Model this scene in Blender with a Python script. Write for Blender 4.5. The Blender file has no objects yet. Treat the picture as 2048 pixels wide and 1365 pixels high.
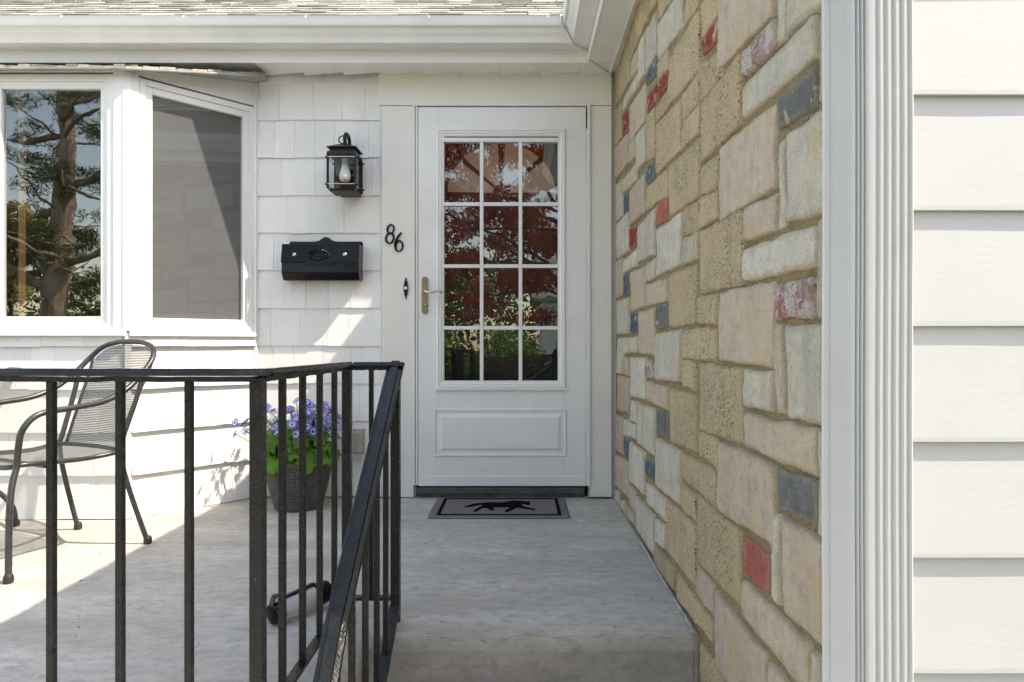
import bpy, bmesh, math, random
import numpy as np
from mathutils import Vector, Matrix, noise
from mathutils.geometry import tessellate_polygon
R = math.radians
random.seed(7)
rng = np.random.default_rng(11)
scene = bpy.context.scene
C = scene.collection

# ---------------------------------------------------------------- camera
CX, CY, F, H = 1040.0, 682.5, 1365.0, 0.852       # optical axis, focal length (pixels of the 2048 photo), eye above porch floor
cam_d = bpy.data.cameras.new('camera'); cam = bpy.data.objects.new('camera', cam_d); C.objects.link(cam)
cam_d.sensor_width = 36; cam_d.lens = 24; cam_d.shift_x = (1024 - CX) / 2048
cam_d.clip_start = 0.02; cam_d.clip_end = 400
cam.location = (0, 0, H); cam.rotation_euler = (R(90), 0, 0)
scene.camera = cam

# ---------------------------------------------------------------- sky, sun, exposure
SUN = Vector((0.72, -0.24, 1.0)).normalized()
w = bpy.data.worlds.new('World'); scene.world = w; w.use_nodes = True
nt = w.node_tree; nt.nodes.clear()
sky = nt.nodes.new('ShaderNodeTexSky'); sky.sky_type = 'NISHITA'; sky.sun_disc = False
sky.sun_elevation = math.asin(SUN.z); sky.sun_rotation = math.atan2(SUN.x, SUN.y)
sky.air_density = 1.0; sky.dust_density = 0.8; sky.ozone_density = 1.6
bg = nt.nodes.new('ShaderNodeBackground'); bg.inputs['Strength'].default_value = 0.15
out = nt.nodes.new('ShaderNodeOutputWorld')
nt.links.new(sky.outputs[0], bg.inputs[0]); nt.links.new(bg.outputs[0], out.inputs[0])
sd = bpy.data.lights.new('sun', 'SUN'); so = bpy.data.objects.new('sun', sd); C.objects.link(so)
sd.energy = 2.0; sd.angle = R(0.5); sd.color = (0.885, 0.925, 1.0)
so.rotation_euler = SUN.to_track_quat('Z', 'Y').to_euler(); so.location = (6, -2, 9)
vs = scene.view_settings; vs.view_transform = 'Standard'; vs.look = 'None'; vs.gamma = 1.0; vs.use_curve_mapping = False
vs.exposure = 2.0
vs.use_white_balance = True; vs.white_balance_temperature = 9400; vs.white_balance_tint = 10
scene.render.engine = 'CYCLES'
scene.cycles.use_denoising = True
scene.cycles.max_bounces = 10; scene.cycles.transparent_max_bounces = 24

# ---------------------------------------------------------------- pixel -> place
def P(px, py, Y): return Vector(((px - CX) * Y / F, Y, H + (CY - py) * Y / F))
def FL(px, py, z=0.0):
    return P(px, py, (H - z) * F / (py - CY))
def X_at(px, Y): return (px - CX) * Y / F
def Z_at(py, Y): return H + (CY - py) * Y / F

# ---------------------------------------------------------------- object helpers
def wloc(o):
    v = Vector((0, 0, 0))
    while o is not None: v = v + o.location; o = o.parent
    return v
def tag(o, label=None, cat=None, group=None, kind=None):
    if label: o['label'] = label
    if cat: o['category'] = cat
    if group: o['group'] = group
    if kind: o['kind'] = kind
    return o
def thing(name, loc, label, cat, group=None):
    o = bpy.data.objects.new(name, None); C.objects.link(o); o.location = loc; o.empty_display_size = 0.1
    return tag(o, label, cat, group, 'thing')
class MB:
    def __init__(s): s.v = []; s.f = []; s.uv = None
    def add(s, vs, fs):
        k = len(s.v); s.v += [tuple(v) for v in vs]; s.f += [tuple(i + k for i in f) for f in fs]; return s
    def box(s, a, b):
        x0, y0, z0 = a; x1, y1, z1 = b
        return s.add([(x0,y0,z0),(x1,y0,z0),(x1,y1,z0),(x0,y1,z0),(x0,y0,z1),(x1,y0,z1),(x1,y1,z1),(x0,y1,z1)],
                     [(0,3,2,1),(4,5,6,7),(0,1,5,4),(1,2,6,5),(2,3,7,6),(3,0,4,7)])
    def hexa(s, c):          # eight corners, ordered as in box()
        return s.add(c, [(0,3,2,1),(4,5,6,7),(0,1,5,4),(1,2,6,5),(2,3,7,6),(3,0,4,7)])
    def prism(s, poly, d):   # planar polygon pushed along d
        n = len(poly); poly = [Vector(p) for p in poly]; d = Vector(d)
        tri = tessellate_polygon([poly])
        k = len(s.v); s.v += [tuple(p) for p in poly] + [tuple(p + d) for p in poly]
        for t in tri: s.f.append(tuple(k + i for i in t)); s.f.append(tuple(k + n + i for i in reversed(t)))
        for i in range(n): j = (i + 1) % n; s.f.append((k + i, k + j, k + n + j, k + n + i))
        return s
    def sweep(s, path, prof, up=(0,0,1), closed=False, cap=True):
        path = [Vector(p) for p in path]; n = len(path); m = len(prof); k = len(s.v); up = Vector(up)
        side_prev = None
        for i, p in enumerate(path):
            if closed: a = path[i - 1]; b = path[(i + 1) % n]
            else: a = path[max(i - 1, 0)]; b = path[min(i + 1, n - 1)]
            t = (b - a).normalized()
            sd_ = t.cross(up)
            if sd_.length < 1e-3: sd_ = side_prev if side_prev is not None else t.cross(Vector((1, 0, 0.01)))
            sd_.normalize()
            if side_prev is not None and up.length < 0.5: sd_ = side_prev
            side_prev = sd_; u = sd_.cross(t).normalized()
            sc = 1.0
            if 0 < i < n - 1 or closed:
                d1 = (p - a).normalized(); d2 = (b - p).normalized(); sc = 1 / max(0.5, math.sqrt(max(0, (1 + d1.dot(d2)) / 2)))
            for (x, y) in prof: s.v.append(tuple(p + sd_ * x * sc + u * y))
        for i in range(n if closed else n - 1):
            j = (i + 1) % n
            for q in range(m):
                r = (q + 1) % m; s.f.append((k+i*m+q, k+i*m+r, k+j*m+r, k+j*m+q))
        if cap and not closed: s.f.append(tuple(k + q for q in reversed(range(m)))); s.f.append(tuple(k + (n-1)*m + q for q in range(m)))
        return s
    def tube(s, path, r, n=10, closed=False):      # parallel transport, round section; r may be a list
        path = [Vector(p) for p in path]; N = len(path); k = len(s.v)
        rs = r if isinstance(r, (list, tuple)) else [r] * N
        t0 = (path[1] - path[0]).normalized(); ref = Vector((0,0,1)) if abs(t0.z) < 0.9 else Vector((1,0,0))
        u = t0.cross(ref).normalized()
        for i, p in enumerate(path):
            a = path[i-1] if (i or closed) else p; b = path[(i+1) % N] if (i < N-1 or closed) else p
            t = (b - a).normalized(); u = (u - t * u.dot(t)).normalized(); v = t.cross(u)
            for q in range(n):
                an = 2 * math.pi * q / n; s.v.append(tuple(p + (u * math.cos(an) + v * math.sin(an)) * rs[i]))
        for i in range(N if closed else N - 1):
            j = (i + 1) % N
            for q in range(n):
                w_ = (q + 1) % n; s.f.append((k+i*n+q, k+i*n+w_, k+j*n+w_, k+j*n+q))
        if not closed: s.f.append(tuple(k + q for q in reversed(range(n)))); s.f.append(tuple(k + (N-1)*n + q for q in range(n)))
        return s
    def lathe(s, prof, c, n=32, axis=(0,0,1)):
        ax = Vector(axis).normalized(); ref = Vector((1,0,0)) if abs(ax.x) < 0.9 else Vector((0,1,0))
        u = ax.cross(ref).normalized(); v = ax.cross(u); c = Vector(c); k = len(s.v); m = len(prof)
        for (r, h) in prof:
            for q in range(n):
                a = 2*math.pi*q/n; s.v.append(tuple(c + ax*h + (u*math.cos(a) + v*math.sin(a))*max(r, 1e-4)))
        for i in range(m-1):
            for q in range(n):
                w_ = (q+1) % n; s.f.append((k+i*n+q, k+i*n+w_, k+(i+1)*n+w_, k+(i+1)*n+q))
        s.f.append(tuple(k+q for q in reversed(range(n)))); s.f.append(tuple(k+(m-1)*n+q for q in range(n)))
        return s
    def build(s, name, mat, parent=None, bevel=0, smooth=False, seg=2, recalc=True):
        off = wloc(parent) if parent else Vector((0,0,0))
        me = bpy.data.meshes.new(name); me.from_pydata([(x-off.x, y-off.y, z-off.z) for x, y, z in s.v], [], s.f)
        if recalc:
            bm = bmesh.new(); bm.from_mesh(me); bmesh.ops.recalc_face_normals(bm, faces=bm.faces); bm.to_mesh(me); bm.free()
        if smooth:
            me.polygons.foreach_set('use_smooth', [True] * len(me.polygons))
            if smooth != 'all': me.set_sharp_from_angle(angle=R(40))
        me.materials.append(mat)
        o = bpy.data.objects.new(name, me); C.objects.link(o); o.parent = parent
        if bevel:
            b = o.modifiers.new('bevel', 'BEVEL'); b.width = bevel; b.segments = seg; b.limit_method = 'ANGLE'; b.harden_normals = False
        return o
def circ(r, n=10, sy=1.0): return [(r*math.cos(2*math.pi*i/n), r*sy*math.sin(2*math.pi*i/n)) for i in range(n)]
def rect(w_, h_): return [(-w_/2,-h_/2),(w_/2,-h_/2),(w_/2,h_/2),(-w_/2,h_/2)]
def smooth_path(pts, k=6, closed=False):
    pts = [Vector(p) for p in pts]; n = len(pts); res = []
    for i in range(n if closed else n - 1):
        if closed: p0, p1, p2, p3 = pts[i-1], pts[i], pts[(i+1)%n], pts[(i+2)%n]
        else: p0, p1, p2, p3 = pts[max(i-1,0)], pts[i], pts[i+1], pts[min(i+2,n-1)]
        for j in range(k):
            t = j / k
            res.append(0.5*((2*p1)+(p2-p0)*t+(2*p0-5*p1+4*p2-p3)*t*t+(3*p1-p0-3*p2+p3)*t**3))
    if not closed: res.append(pts[-1])
    return res

# ---------------------------------------------------------------- materials
class N:
    def __init__(s, name):
        s.m = bpy.data.materials.new(name); s.m.use_nodes = True; s.t = s.m.node_tree; s.t.nodes.clear()
        s.out = s.t.nodes.new('ShaderNodeOutputMaterial')
    def n(s, typ, **kw):
        x = s.t.nodes.new('ShaderNode' + typ)
        for k, v in kw.items():
            if k in x.inputs: x.inputs[k].default_value = v
            else: setattr(x, k, v)
        return x
    def l(s, a, b): s.t.links.new(a, b)
    def coord(s, scale=(1,1,1), kind='Object'):
        c = s.n('TexCoord'); m = s.n('Mapping'); m.inputs['Scale'].default_value = scale
        s.l(c.outputs[kind], m.inputs['Vector']); return m.outputs[0]
    def noise(s, vec, scale, detail=5, rough=0.55, dist=0):
        x = s.n('TexNoise'); x.inputs['Scale'].default_value = scale; x.inputs['Detail'].default_value = detail
        x.inputs['Roughness'].default_value = rough; x.inputs['Distortion'].default_value = dist; s.l(vec, x.inputs['Vector']); return x.outputs['Fac']
    def ramp(s, fac, a, b, ca=(0,0,0), cb=(1,1,1)):
        x = s.n('ValToRGB'); e = x.color_ramp.elements; e[0].position = a; e[1].position = b
        e[0].color = (*ca, 1); e[1].color = (*cb, 1); s.l(fac, x.inputs[0]); return x.outputs[0]
    def mix(s, fac, a, b, blend='MIX'):
        x = s.n('Mix', data_type='RGBA', blend_type=blend)
        for v, i in ((fac, 0), (a, 6), (b, 7)):
            if isinstance(v, (int, float)): x.inputs[i].default_value = v
            elif isinstance(v, tuple): x.inputs[i].default_value = (*v, 1)
            else: s.l(v, x.inputs[i])
        return x.outputs[2]
    def math(s, op, a, b=0.0):
        x = s.n('Math', operation=op)
        for v, i in ((a, 0), (b, 1)):
            if isinstance(v, (int, float)): x.inputs[i].default_value = v
            else: s.l(v, x.inputs[i])
        return x.outputs[0]
    def bump(s, h, strength=0.3, dist=0.01, prev=None):
        x = s.n('Bump'); x.inputs['Strength'].default_value = strength; x.inputs['Distance'].default_value = dist; s.l(h, x.inputs['Height'])
        if prev is not None: s.l(prev, x.inputs['Normal'])
        return x.outputs[0]
    def bsdf(s, col, rough=0.5, normal=None, metal=0.0, spec=0.5, **kw):
        b = s.n('BsdfPrincipled')
        for v, k in ((col, 'Base Color'), (rough, 'Roughness'), (metal, 'Metallic'), (spec, 'Specular IOR Level')):
            if isinstance(v, tuple): b.inputs[k].default_value = (*v, 1)
            elif isinstance(v, (int, float)): b.inputs[k].default_value = v
            else: s.l(v, b.inputs[k])
        for k, v in kw.items(): b.inputs[k.replace('_', ' ')].default_value = v
        if normal is not None: s.l(normal, b.inputs['Normal'])
        return b.outputs[0]
    def done(s, sh): s.l(sh, s.out.inputs[0]); return s.m
def plain(name, col, rough=0.5, var=0.12, vs=6, bump=0.15, bs=60, bd=0.004, metal=0.0, spec=0.5, stretch=(1,1,1), obj_var=0.0, grime=0.0):
    k = N(name); v = k.coord(stretch)
    n1 = k.noise(v, vs, 6); lo = tuple(c*(1-var) for c in col); hi = tuple(min(1, c*(1+var)) for c in col)
    c = k.ramp(n1, 0.3, 0.7, lo, hi)
    if obj_var:
        oi = k.n('ObjectInfo'); m = k.math('MULTIPLY_ADD', oi.outputs['Random'], obj_var); k.t.nodes[-1].inputs[2].default_value = 1 - obj_var/2
        cm = k.n('CombineColor'); [k.l(m, cm.inputs[i]) for i in range(3)]
        c = k.mix(1.0, c, cm.outputs[0], 'MULTIPLY')
    if grime:
        g = k.ramp(k.noise(k.coord((1,1,1)), 3.0, 8, 0.7), 0.52, 0.75); c = k.mix(k.math('MULTIPLY', g, grime), c, tuple(x*0.45 for x in col))
    r = k.ramp(k.noise(v, vs*3, 4), 0.3, 0.7, (rough*0.8,)*3, (min(1, rough*1.2),)*3)
    nb = k.bump(k.noise(v, bs, 4), bump, bd) if bump else None
    return k.done(k.bsdf(c, r, nb, metal, spec))

WHITE = plain('white_painted_siding', (0.81,0.805,0.79), 0.55, 0.05, 4, 0.6, 110, 0.003, stretch=(1,1,0.18), obj_var=0.09, grime=0.2)
VINYL = plain('white_vinyl', (0.8,0.8,0.79), 0.38, 0.025, 5, 0.08, 120, 0.002, grime=0.06)
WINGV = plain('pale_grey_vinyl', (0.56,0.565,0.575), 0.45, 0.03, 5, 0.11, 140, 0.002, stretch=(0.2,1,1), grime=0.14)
TRIM = plain('white_trim_paint', (0.79,0.785,0.77), 0.42, 0.03, 3, 0.1, 70, 0.002, grime=0.1)
CREAM = plain('cream_trim_paint', (0.78,0.76,0.71), 0.45, 0.03, 3, 0.1, 60, 0.002, grime=0.1)
DOORW = plain('white_door_paint', (0.80,0.795,0.785), 0.35, 0.03, 2.5, 0.1, 60, 0.002, grime=0.16)
ALU = plain('white_aluminium', (0.78,0.78,0.77), 0.35, 0.06, 4, 0.05, 20, 0.004, grime=0.18)
SOFFIT = plain('white_soffit', (0.8,0.8,0.78), 0.45, 0.05, 4, 0.06, 30, 0.003, grime=0.15)
WOODDARK = plain('weathered_grey_drip_edge', (0.33,0.31,0.285), 0.7, 0.3, 14, 0.3, 60, 0.004)
THRESH = plain('dark_threshold', (0.07,0.072,0.065), 0.55, 0.4, 20, 0.3, 60, 0.003)
DARKDOOR = plain('dark_brown_door', (0.018,0.012,0.01), 0.45, 0.2, 8, 0.05)
BRASS = plain('aged_brass', (0.33,0.265,0.165), 0.42, 0.15, 30, 0.08, 90, 0.001, metal=0.9)
CHROME = plain('satin_nickel', (0.6,0.58,0.54), 0.25, 0.08, 30, 0.03, 90, 0.001, metal=1.0)
BLACKMETAL = plain('black_metal', (0.005,0.0055,0.006), 0.42, 0.3, 30, 0.15, 140, 0.001, spec=0.3)
BLACKGLOSS = plain('black_hammered_enamel', (0.004,0.004,0.0045), 0.10, 0.3, 30, 0.5, 70, 0.0014, spec=0.2)
CHAIRM = plain('charcoal_powder_coat', (0.032,0.034,0.036), 0.33, 0.25, 40, 0.12, 200, 0.001)
RUBBER = plain('dark_rubber', (0.02,0.019,0.018), 0.6, 0.3, 30, 0.1)
FADED = plain('tan_grey_plastic', (0.40,0.37,0.31), 0.45, 0.1, 12, 0.05)
GREYPL = plain('pale_grey_plastic', (0.42,0.42,0.41), 0.4, 0.1, 12, 0.1, 120, 0.001)
SOIL = plain('soil', (0.03,0.02,0.014), 0.95, 0.5, 60, 0.8, 80, 0.01)
BARK = plain('bark', (0.11,0.09,0.075), 0.9, 0.45, 9, 0.9, 22, 0.03, stretch=(1,1,0.25))
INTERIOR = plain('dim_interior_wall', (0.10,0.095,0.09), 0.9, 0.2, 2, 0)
CURTAIN = plain('brown_wood_strip', (0.25,0.13,0.06), 0.6, 0.3, 5, 0.1, stretch=(1,1,0.1))
SHINGLE = None
def iron():
    k = N('black_painted_iron'); v = k.coord()
    n1 = k.noise(v, 40, 5); c = k.ramp(n1, 0.3, 0.7, (0.004,0.004,0.0042), (0.010,0.010,0.0102))
    chip = k.ramp(k.noise(v, 130, 3, 0.6), 0.70, 0.74); c = k.mix(chip, c, (0.16,0.15,0.14))
    b = k.bump(k.noise(v, 55, 5, 0.6), 0.8, 0.004); b = k.bump(k.noise(v, 210, 2), 0.3, 0.001, b)
    return k.done(k.bsdf(c, k.ramp(k.noise(v, 25, 4), 0.3, 0.7, (0.16,)*3, (0.42,)*3), b, spec=0.42))
IRON = iron()
def stone_mat(name, c1, c2, sand=0.35, pits=0.3, streak=0.3, peel=0.0, peel_col=(0.5,0.42,0.29), obj_var=0.16, pit_lo=0.62, edge=0.4):
    k = N(name); v = k.coord(); oi = k.n('ObjectInfo')
    ad = k.n('VectorMath', operation='ADD'); k.l(v, ad.inputs[0])
    ml = k.n('VectorMath', operation='SCALE'); ml.inputs[0].default_value = (3.1, 7.7, 5.3); k.l(oi.outputs['Random'], ml.inputs['Scale']); k.l(ml.outputs[0], ad.inputs[1])
    v = ad.outputs[0]
    mp = k.n('Mapping'); mp.inputs['Scale'].default_value = (1, 1, 0.22); k.l(v, mp.inputs[0]); vz = mp.outputs[0]
    c = k.mix(k.ramp(k.noise(v, 9, 6, 0.6), 0.3, 0.72), c1, c2)
    c = k.mix(k.math('MULTIPLY', k.ramp(k.noise(v, 24, 8, 0.75), 0.48, 0.66), 0.55), c, tuple(x*0.52 for x in c1))
    c = k.mix(k.math('MULTIPLY', k.ramp(k.noise(vz, 16, 5, 0.6), 0.5, 0.72), streak), c, tuple(x*0.62 for x in c1))       # rain streaks
    if sand: c = k.mix(k.ramp(k.noise(k.coord(), 4.5, 8, 0.7), 0.68 - 0.4*sand, 0.78 - 0.35*sand), c, (0.58,0.445,0.275))
    if peel: c = k.mix(k.ramp(k.noise(v, 17, 6, 0.7, 0.4), 0.66 - 0.25*peel, 0.68 - 0.25*peel), c, peel_col)
    if edge:
        at = k.n('Attribute', attribute_name='edge'); ed = k.math('ADD', at.outputs['Fac'], k.math('MULTIPLY', k.math('SUBTRACT', k.noise(v, 20, 7, 0.7), 0.5), 1.5))
        c = k.mix(k.math('MULTIPLY', k.ramp(ed, 0.62, 0.80), edge), c, (0.40,0.31,0.185))          # paint worn off the arrises
    p = k.noise(v, 165, 3, 0.62); gate = k.ramp(k.noise(v, 7, 3), 0.30, 0.6)
    pit = k.math('MULTIPLY', k.ramp(p, pit_lo, pit_lo + 0.06), gate)
    c = k.mix(k.math('MULTIPLY', pit, min(1, pits*2)), c, (0.07,0.055,0.04))
    grain = k.noise(v, 330, 3, 0.7); c = k.mix(0.45, c, k.ramp(grain, 0.3, 0.7, (0.2,)*3, (0.8,)*3), 'OVERLAY')
    m = k.math('MULTIPLY_ADD', oi.outputs['Random'], obj_var); k.t.nodes[-1].inputs[2].default_value = 1 - obj_var/2
    cm = k.n('CombineColor'); [k.l(m, cm.inputs[i]) for i in range(3)]
    c = k.mix(1.0, c, cm.outputs[0], 'MULTIPLY')
    b = k.bump(k.noise(v, 26, 9, 0.72), 0.95, 0.016); b = k.bump(k.math('SUBTRACT', 1.0, pit), 0.5*pits*2, 0.004, b); b = k.bump(grain, 0.3, 0.0015, b)
    return k.done(k.bsdf(c, 0.82, b, spec=0.3))
STONEM = {
 'P': stone_mat('pinkish_painted_stone', (0.64,0.505,0.405), (0.55,0.45,0.36), 0.40, 0.25, 0.45),
 'W': stone_mat('pale_painted_stone', (0.68,0.62,0.53), (0.57,0.52,0.44), 0.34, 0.3, 0.5),
 'S': stone_mat('sandy_worn_stone', (0.64,0.505,0.345), (0.55,0.425,0.275), 0.6, 0.6, 0.25, pit_lo=0.55),
 'T': stone_mat('tan_stone', (0.50,0.41,0.29), (0.44,0.34,0.21), 0.5, 0.2, 0.4),
 'R': stone_mat('red_painted_stone', (0.30,0.035,0.03), (0.36,0.09,0.07), 0, 0.2, 0.4, 0.30),
 'B': stone_mat('blue_painted_stone', (0.06,0.12,0.17), (0.10,0.155,0.19), 0, 0.25, 0.4, 0.22),
 'G': stone_mat('slate_grey_stone', (0.15,0.155,0.16), (0.21,0.21,0.21), 0, 0.4, 0.3, 0.08),
 'K': stone_mat('pink_worn_stone', (0.40,0.13,0.13), (0.50,0.40,0.38), 0, 0.5, 0.3, 0.72, (0.56,0.50,0.47), pit_lo=0.56),
 'A': stone_mat('salmon_stone', (0.50,0.12,0.095), (0.44,0.16,0.13), 0, 0.2, 0.3, 0.26, (0.50,0.30,0.25)),
 'Q': stone_mat('pale_stone_with_blue_flakes', (0.56,0.51,0.42), (0.50,0.44,0.33), 0.4, 0.4, 0.3, 0.18, (0.07,0.12,0.17)),
}
MORTAR = stone_mat('sandy_mortar', (0.43,0.325,0.18), (0.30,0.23,0.13), 0.0, 0.6, 0.3, obj_var=0, pit_lo=0.55, edge=0)
def concrete(name, base=(0.56,0.535,0.495), stain=0.5):
    k = N(name); v = k.coord(); vx = k.coord((0.35,1.4,1))
    c = k.ramp(k.noise(vx, 3.2, 8, 0.62), 0.3, 0.72, tuple(x*0.58 for x in base), tuple(x*1.14 for x in base))
    c = k.mix(k.math('MULTIPLY', k.ramp(k.noise(v, 5, 8, 0.7), 0.5, 0.78), stain), c, tuple(x*0.5 for x in base))
    c = k.mix(k.math('MULTIPLY', k.ramp(k.noise(v, 1.6, 5, 0.6), 0.42, 0.66), 0.4), c, (0.50,0.45,0.37))
    c = k.mix(k.math('MULTIPLY', k.ramp(k.noise(k.coord((0.6,1.3,1)), 26, 9, 0.78), 0.46, 0.62), 0.75), c, tuple(x*0.55 for x in base))
    sp = k.ramp(k.noise(v, 95, 2, 0.5), 0.72, 0.75); c = k.mix(k.math('MULTIPLY', sp, 0.7), c, (0.12,0.11,0.10))
    ct = k.n('TexVoronoi', feature='DISTANCE_TO_EDGE'); ct.inputs['Scale'].default_value = 1.4
    wv = k.n('VectorMath', operation='ADD'); nz = k.n('TexNoise'); nz.inputs['Scale'].default_value = 9; nz.inputs['Detail'].default_value = 6; k.l(v, nz.inputs['Vector'])
    sc_ = k.n('VectorMath', operation='SCALE'); sc_.inputs['Scale'].default_value = 0.22; k.l(nz.outputs['Color'], sc_.inputs[0]); k.l(v, wv.inputs[0]); k.l(sc_.outputs[0], wv.inputs[1]); k.l(wv.outputs[0], ct.inputs['Vector'])
    b = k.bump(k.noise(v, 14, 9, 0.66), 0.35, 0.02); b = k.bump(k.noise(v, 260, 2), 0.2, 0.001, b); b = k.bump(k.math('SUBTRACT', 1.0, sp), 0.3, 0.002, b)
    return k.done(k.bsdf(c, 0.75, b, spec=0.35))
CONC = concrete('porch_concrete')
STEPC = concrete('stained_step_concrete', (0.48,0.44,0.395), 0.85)
WALK = concrete('walkway_concrete', (0.5,0.49,0.47), 0.4)
def glass(name, f0=0.1, tint=(0.93,0.95,0.95), rough=0.0):
    k = N(name); lw = k.n('LayerWeight'); lw.inputs['Blend'].default_value = 0.5
    sch = k.math('POWER', lw.outputs['Facing'], 5.0); f = k.math('MULTIPLY_ADD', sch, 1 - f0); k.t.nodes[-1].inputs[2].default_value = f0   # Schlick
    t = k.n('BsdfTransparent'); t.inputs[0].default_value = (*tint, 1)
    g = k.n('BsdfGlossy'); g.inputs['Roughness'].default_value = rough
    b = k.bump(k.noise(k.coord(), 3.5, 2), 0.045, 0.02); k.l(b, g.inputs['Normal'])
    m = k.n('MixShader'); k.l(f, m.inputs[0]); k.l(t.outputs[0], m.inputs[1]); k.l(g.outputs[0], m.inputs[2])
    return k.done(m.outputs[0])
GLASS_DOOR = glass('storm_door_glass', 0.165, (0.8,0.8,0.8))
GLASS_SIDE = glass('side_window_glass', 0.095, (0.85,0.86,0.86))
GLASS_WIN = glass('window_glass', 0.21, (0.75,0.77,0.78))
GLASS_LAMP = glass('lantern_glass', 0.035, (0.96,0.97,0.97))
def screen_mat():
    k = N('insect_screen'); d = k.n('BsdfDiffuse'); d.inputs[0].default_value = (0.29,0.30,0.32,1)
    t = k.n('BsdfTransparent'); m = k.n('MixShader'); m.inputs[0].default_value = 0.58
    k.l(t.outputs[0], m.inputs[1]); k.l(d.outputs[0], m.inputs[2]); return k.done(m.outputs[0])
SCREEN = screen_mat()
def wire_mesh():
    k = N('charcoal_wire_mesh'); c = k.n('TexCoord'); v = c.outputs['UV']
    s1 = k.n('TexWave', wave_type='BANDS', bands_direction='X'); s1.inputs['Scale'].default_value = 20; k.l(v, s1.inputs[0])
    s2 = k.n('TexWave', wave_type='BANDS', bands_direction='Y'); s2.inputs['Scale'].default_value = 20; k.l(v, s2.inputs[0])
    f = k.math('MAXIMUM', s1.outputs['Fac'], s2.outputs['Fac']); f = k.math('GREATER_THAN', f, 0.66)
    p = k.n('BsdfPrincipled'); p.inputs['Base Color'].default_value = (0.04,0.042,0.044,1); p.inputs['Roughness'].default_value = 0.4
    t = k.n('BsdfTransparent'); m = k.n('MixShader'); k.l(f, m.inputs[0]); k.l(t.outputs[0], m.inputs[1]); k.l(p.outputs[0], m.inputs[2])
    return k.done(m.outputs[0])
WIRE = wire_mesh()
def leaf_mat(name, c1, c2, trans=0.35, rough=0.5):
    k = N(name); v = k.coord(); c = k.ramp(k.noise(v, 9, 4), 0.3, 0.7, c1, c2)
    g = k.n('NewGeometry'); oi = k.n('ObjectInfo'); c = k.mix(k.math('MULTIPLY', g.outputs['Random Per Island'], 0.5), c, tuple(x*1.5 for x in c2)); c = k.mix(k.math('MULTIPLY', oi.outputs['Random'], 0.75 if 'cineraria' in name else 0.0), c, tuple(x*0.35 for x in c1))
    b = k.bsdf(c, rough, spec=0.4); tr = k.n('BsdfTranslucent'); k.l(c, tr.inputs[0])
    m = k.n('MixShader'); m.inputs[0].default_value = trans; k.l(b, m.inputs[1]); k.l(tr.outputs[0], m.inputs[2]); return k.done(m.outputs[0])
LEAF = leaf_mat('cineraria_leaf', (0.08,0.23,0.018), (0.15,0.38,0.04), 0.45)
MAPLE = leaf_mat('red_maple_leaf', (0.24,0.04,0.018), (0.50,0.12,0.04), 0.5)
HEDGEM = leaf_mat('hedge_leaf', (0.07,0.16,0.02), (0.14,0.30,0.04), 0.4)
PINEM = leaf_mat('pine_needle', (0.04,0.07,0.02), (0.09,0.12,0.035), 0.2)
PALEM = leaf_mat('pale_spring_leaf', (0.30,0.26,0.10), (0.42,0.36,0.16), 0.35)
TREEM = leaf_mat('distant_leaf', (0.04,0.075,0.018), (0.08,0.12,0.03), 0.3)
def roof_mat(name, c1, c2):
    k = N(name); v = k.coord(); g = k.n('NewGeometry')
    c = k.mix(g.outputs['Random Per Island'], c1, c2); c = k.mix(0.5, c, k.ramp(k.noise(v, 160, 3), 0.3, 0.7, (0.15,)*3, (0.85,)*3), 'OVERLAY')
    c = k.mix(k.math('MULTIPLY', k.ramp(k.noise(v, 6, 6), 0.5, 0.7), 0.4), c, tuple(x*0.5 for x in c1))
    return k.done(k.bsdf(c, 0.95, k.bump(k.noise(v, 320, 2), 0.6, 0.003), spec=0.2))
SHINGLE = roof_mat('weathered_asphalt_shingle', (0.24,0.235,0.21), (0.50,0.49,0.44))
def pot_mat():
    k = N('woven_charcoal_pot'); v = k.coord(); n1 = k.noise(v, 30, 4)
    c = k.ramp(n1, 0.3, 0.7, (0.045,0.045,0.048), (0.09,0.088,0.085)); return k.done(k.bsdf(c, 0.45, k.bump(k.noise(v, 150, 3), 0.3, 0.001)))
POT = pot_mat()
def mat_fibre():
    k = N('grey_doormat_fibre'); v = k.coord(); n1 = k.noise(v, 260, 3, 0.7)
    c = k.ramp(n1, 0.3, 0.7, (0.10,0.095,0.09), (0.32,0.305,0.29)); return k.done(k.bsdf(c, 0.95, k.bump(n1, 1.0, 0.006), spec=0.1))
MATF = mat_fibre()
MATB = plain('black_doormat_print', (0.006,0.006,0.006), 1.0, 0.4, 120, 0.5, 260, 0.003, spec=0.02)
LAWN = None
def lawn():
    k = N('lawn'); v = k.coord(); c = k.ramp(k.noise(v, 1.2, 8, 0.7), 0.3, 0.7, (0.07,0.10,0.035), (0.13,0.15,0.06))
    c = k.mix(0.6, c, k.ramp(k.noise(v, 70, 3), 0.3, 0.7, (0.2,)*3, (0.8,)*3), 'OVERLAY'); return k.done(k.bsdf(c, 0.95, k.bump(k.noise(v, 60, 3), 1.0, 0.04), spec=0.1))
LAWN = lawn()
ASPH = plain('asphalt', (0.055,0.055,0.057), 0.9, 0.25, 30, 0.6, 180, 0.005)
# ================================================================ SETTING
WALL_Y = 3.74; STONE_X = 0.51; GROUND = -0.42
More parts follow.
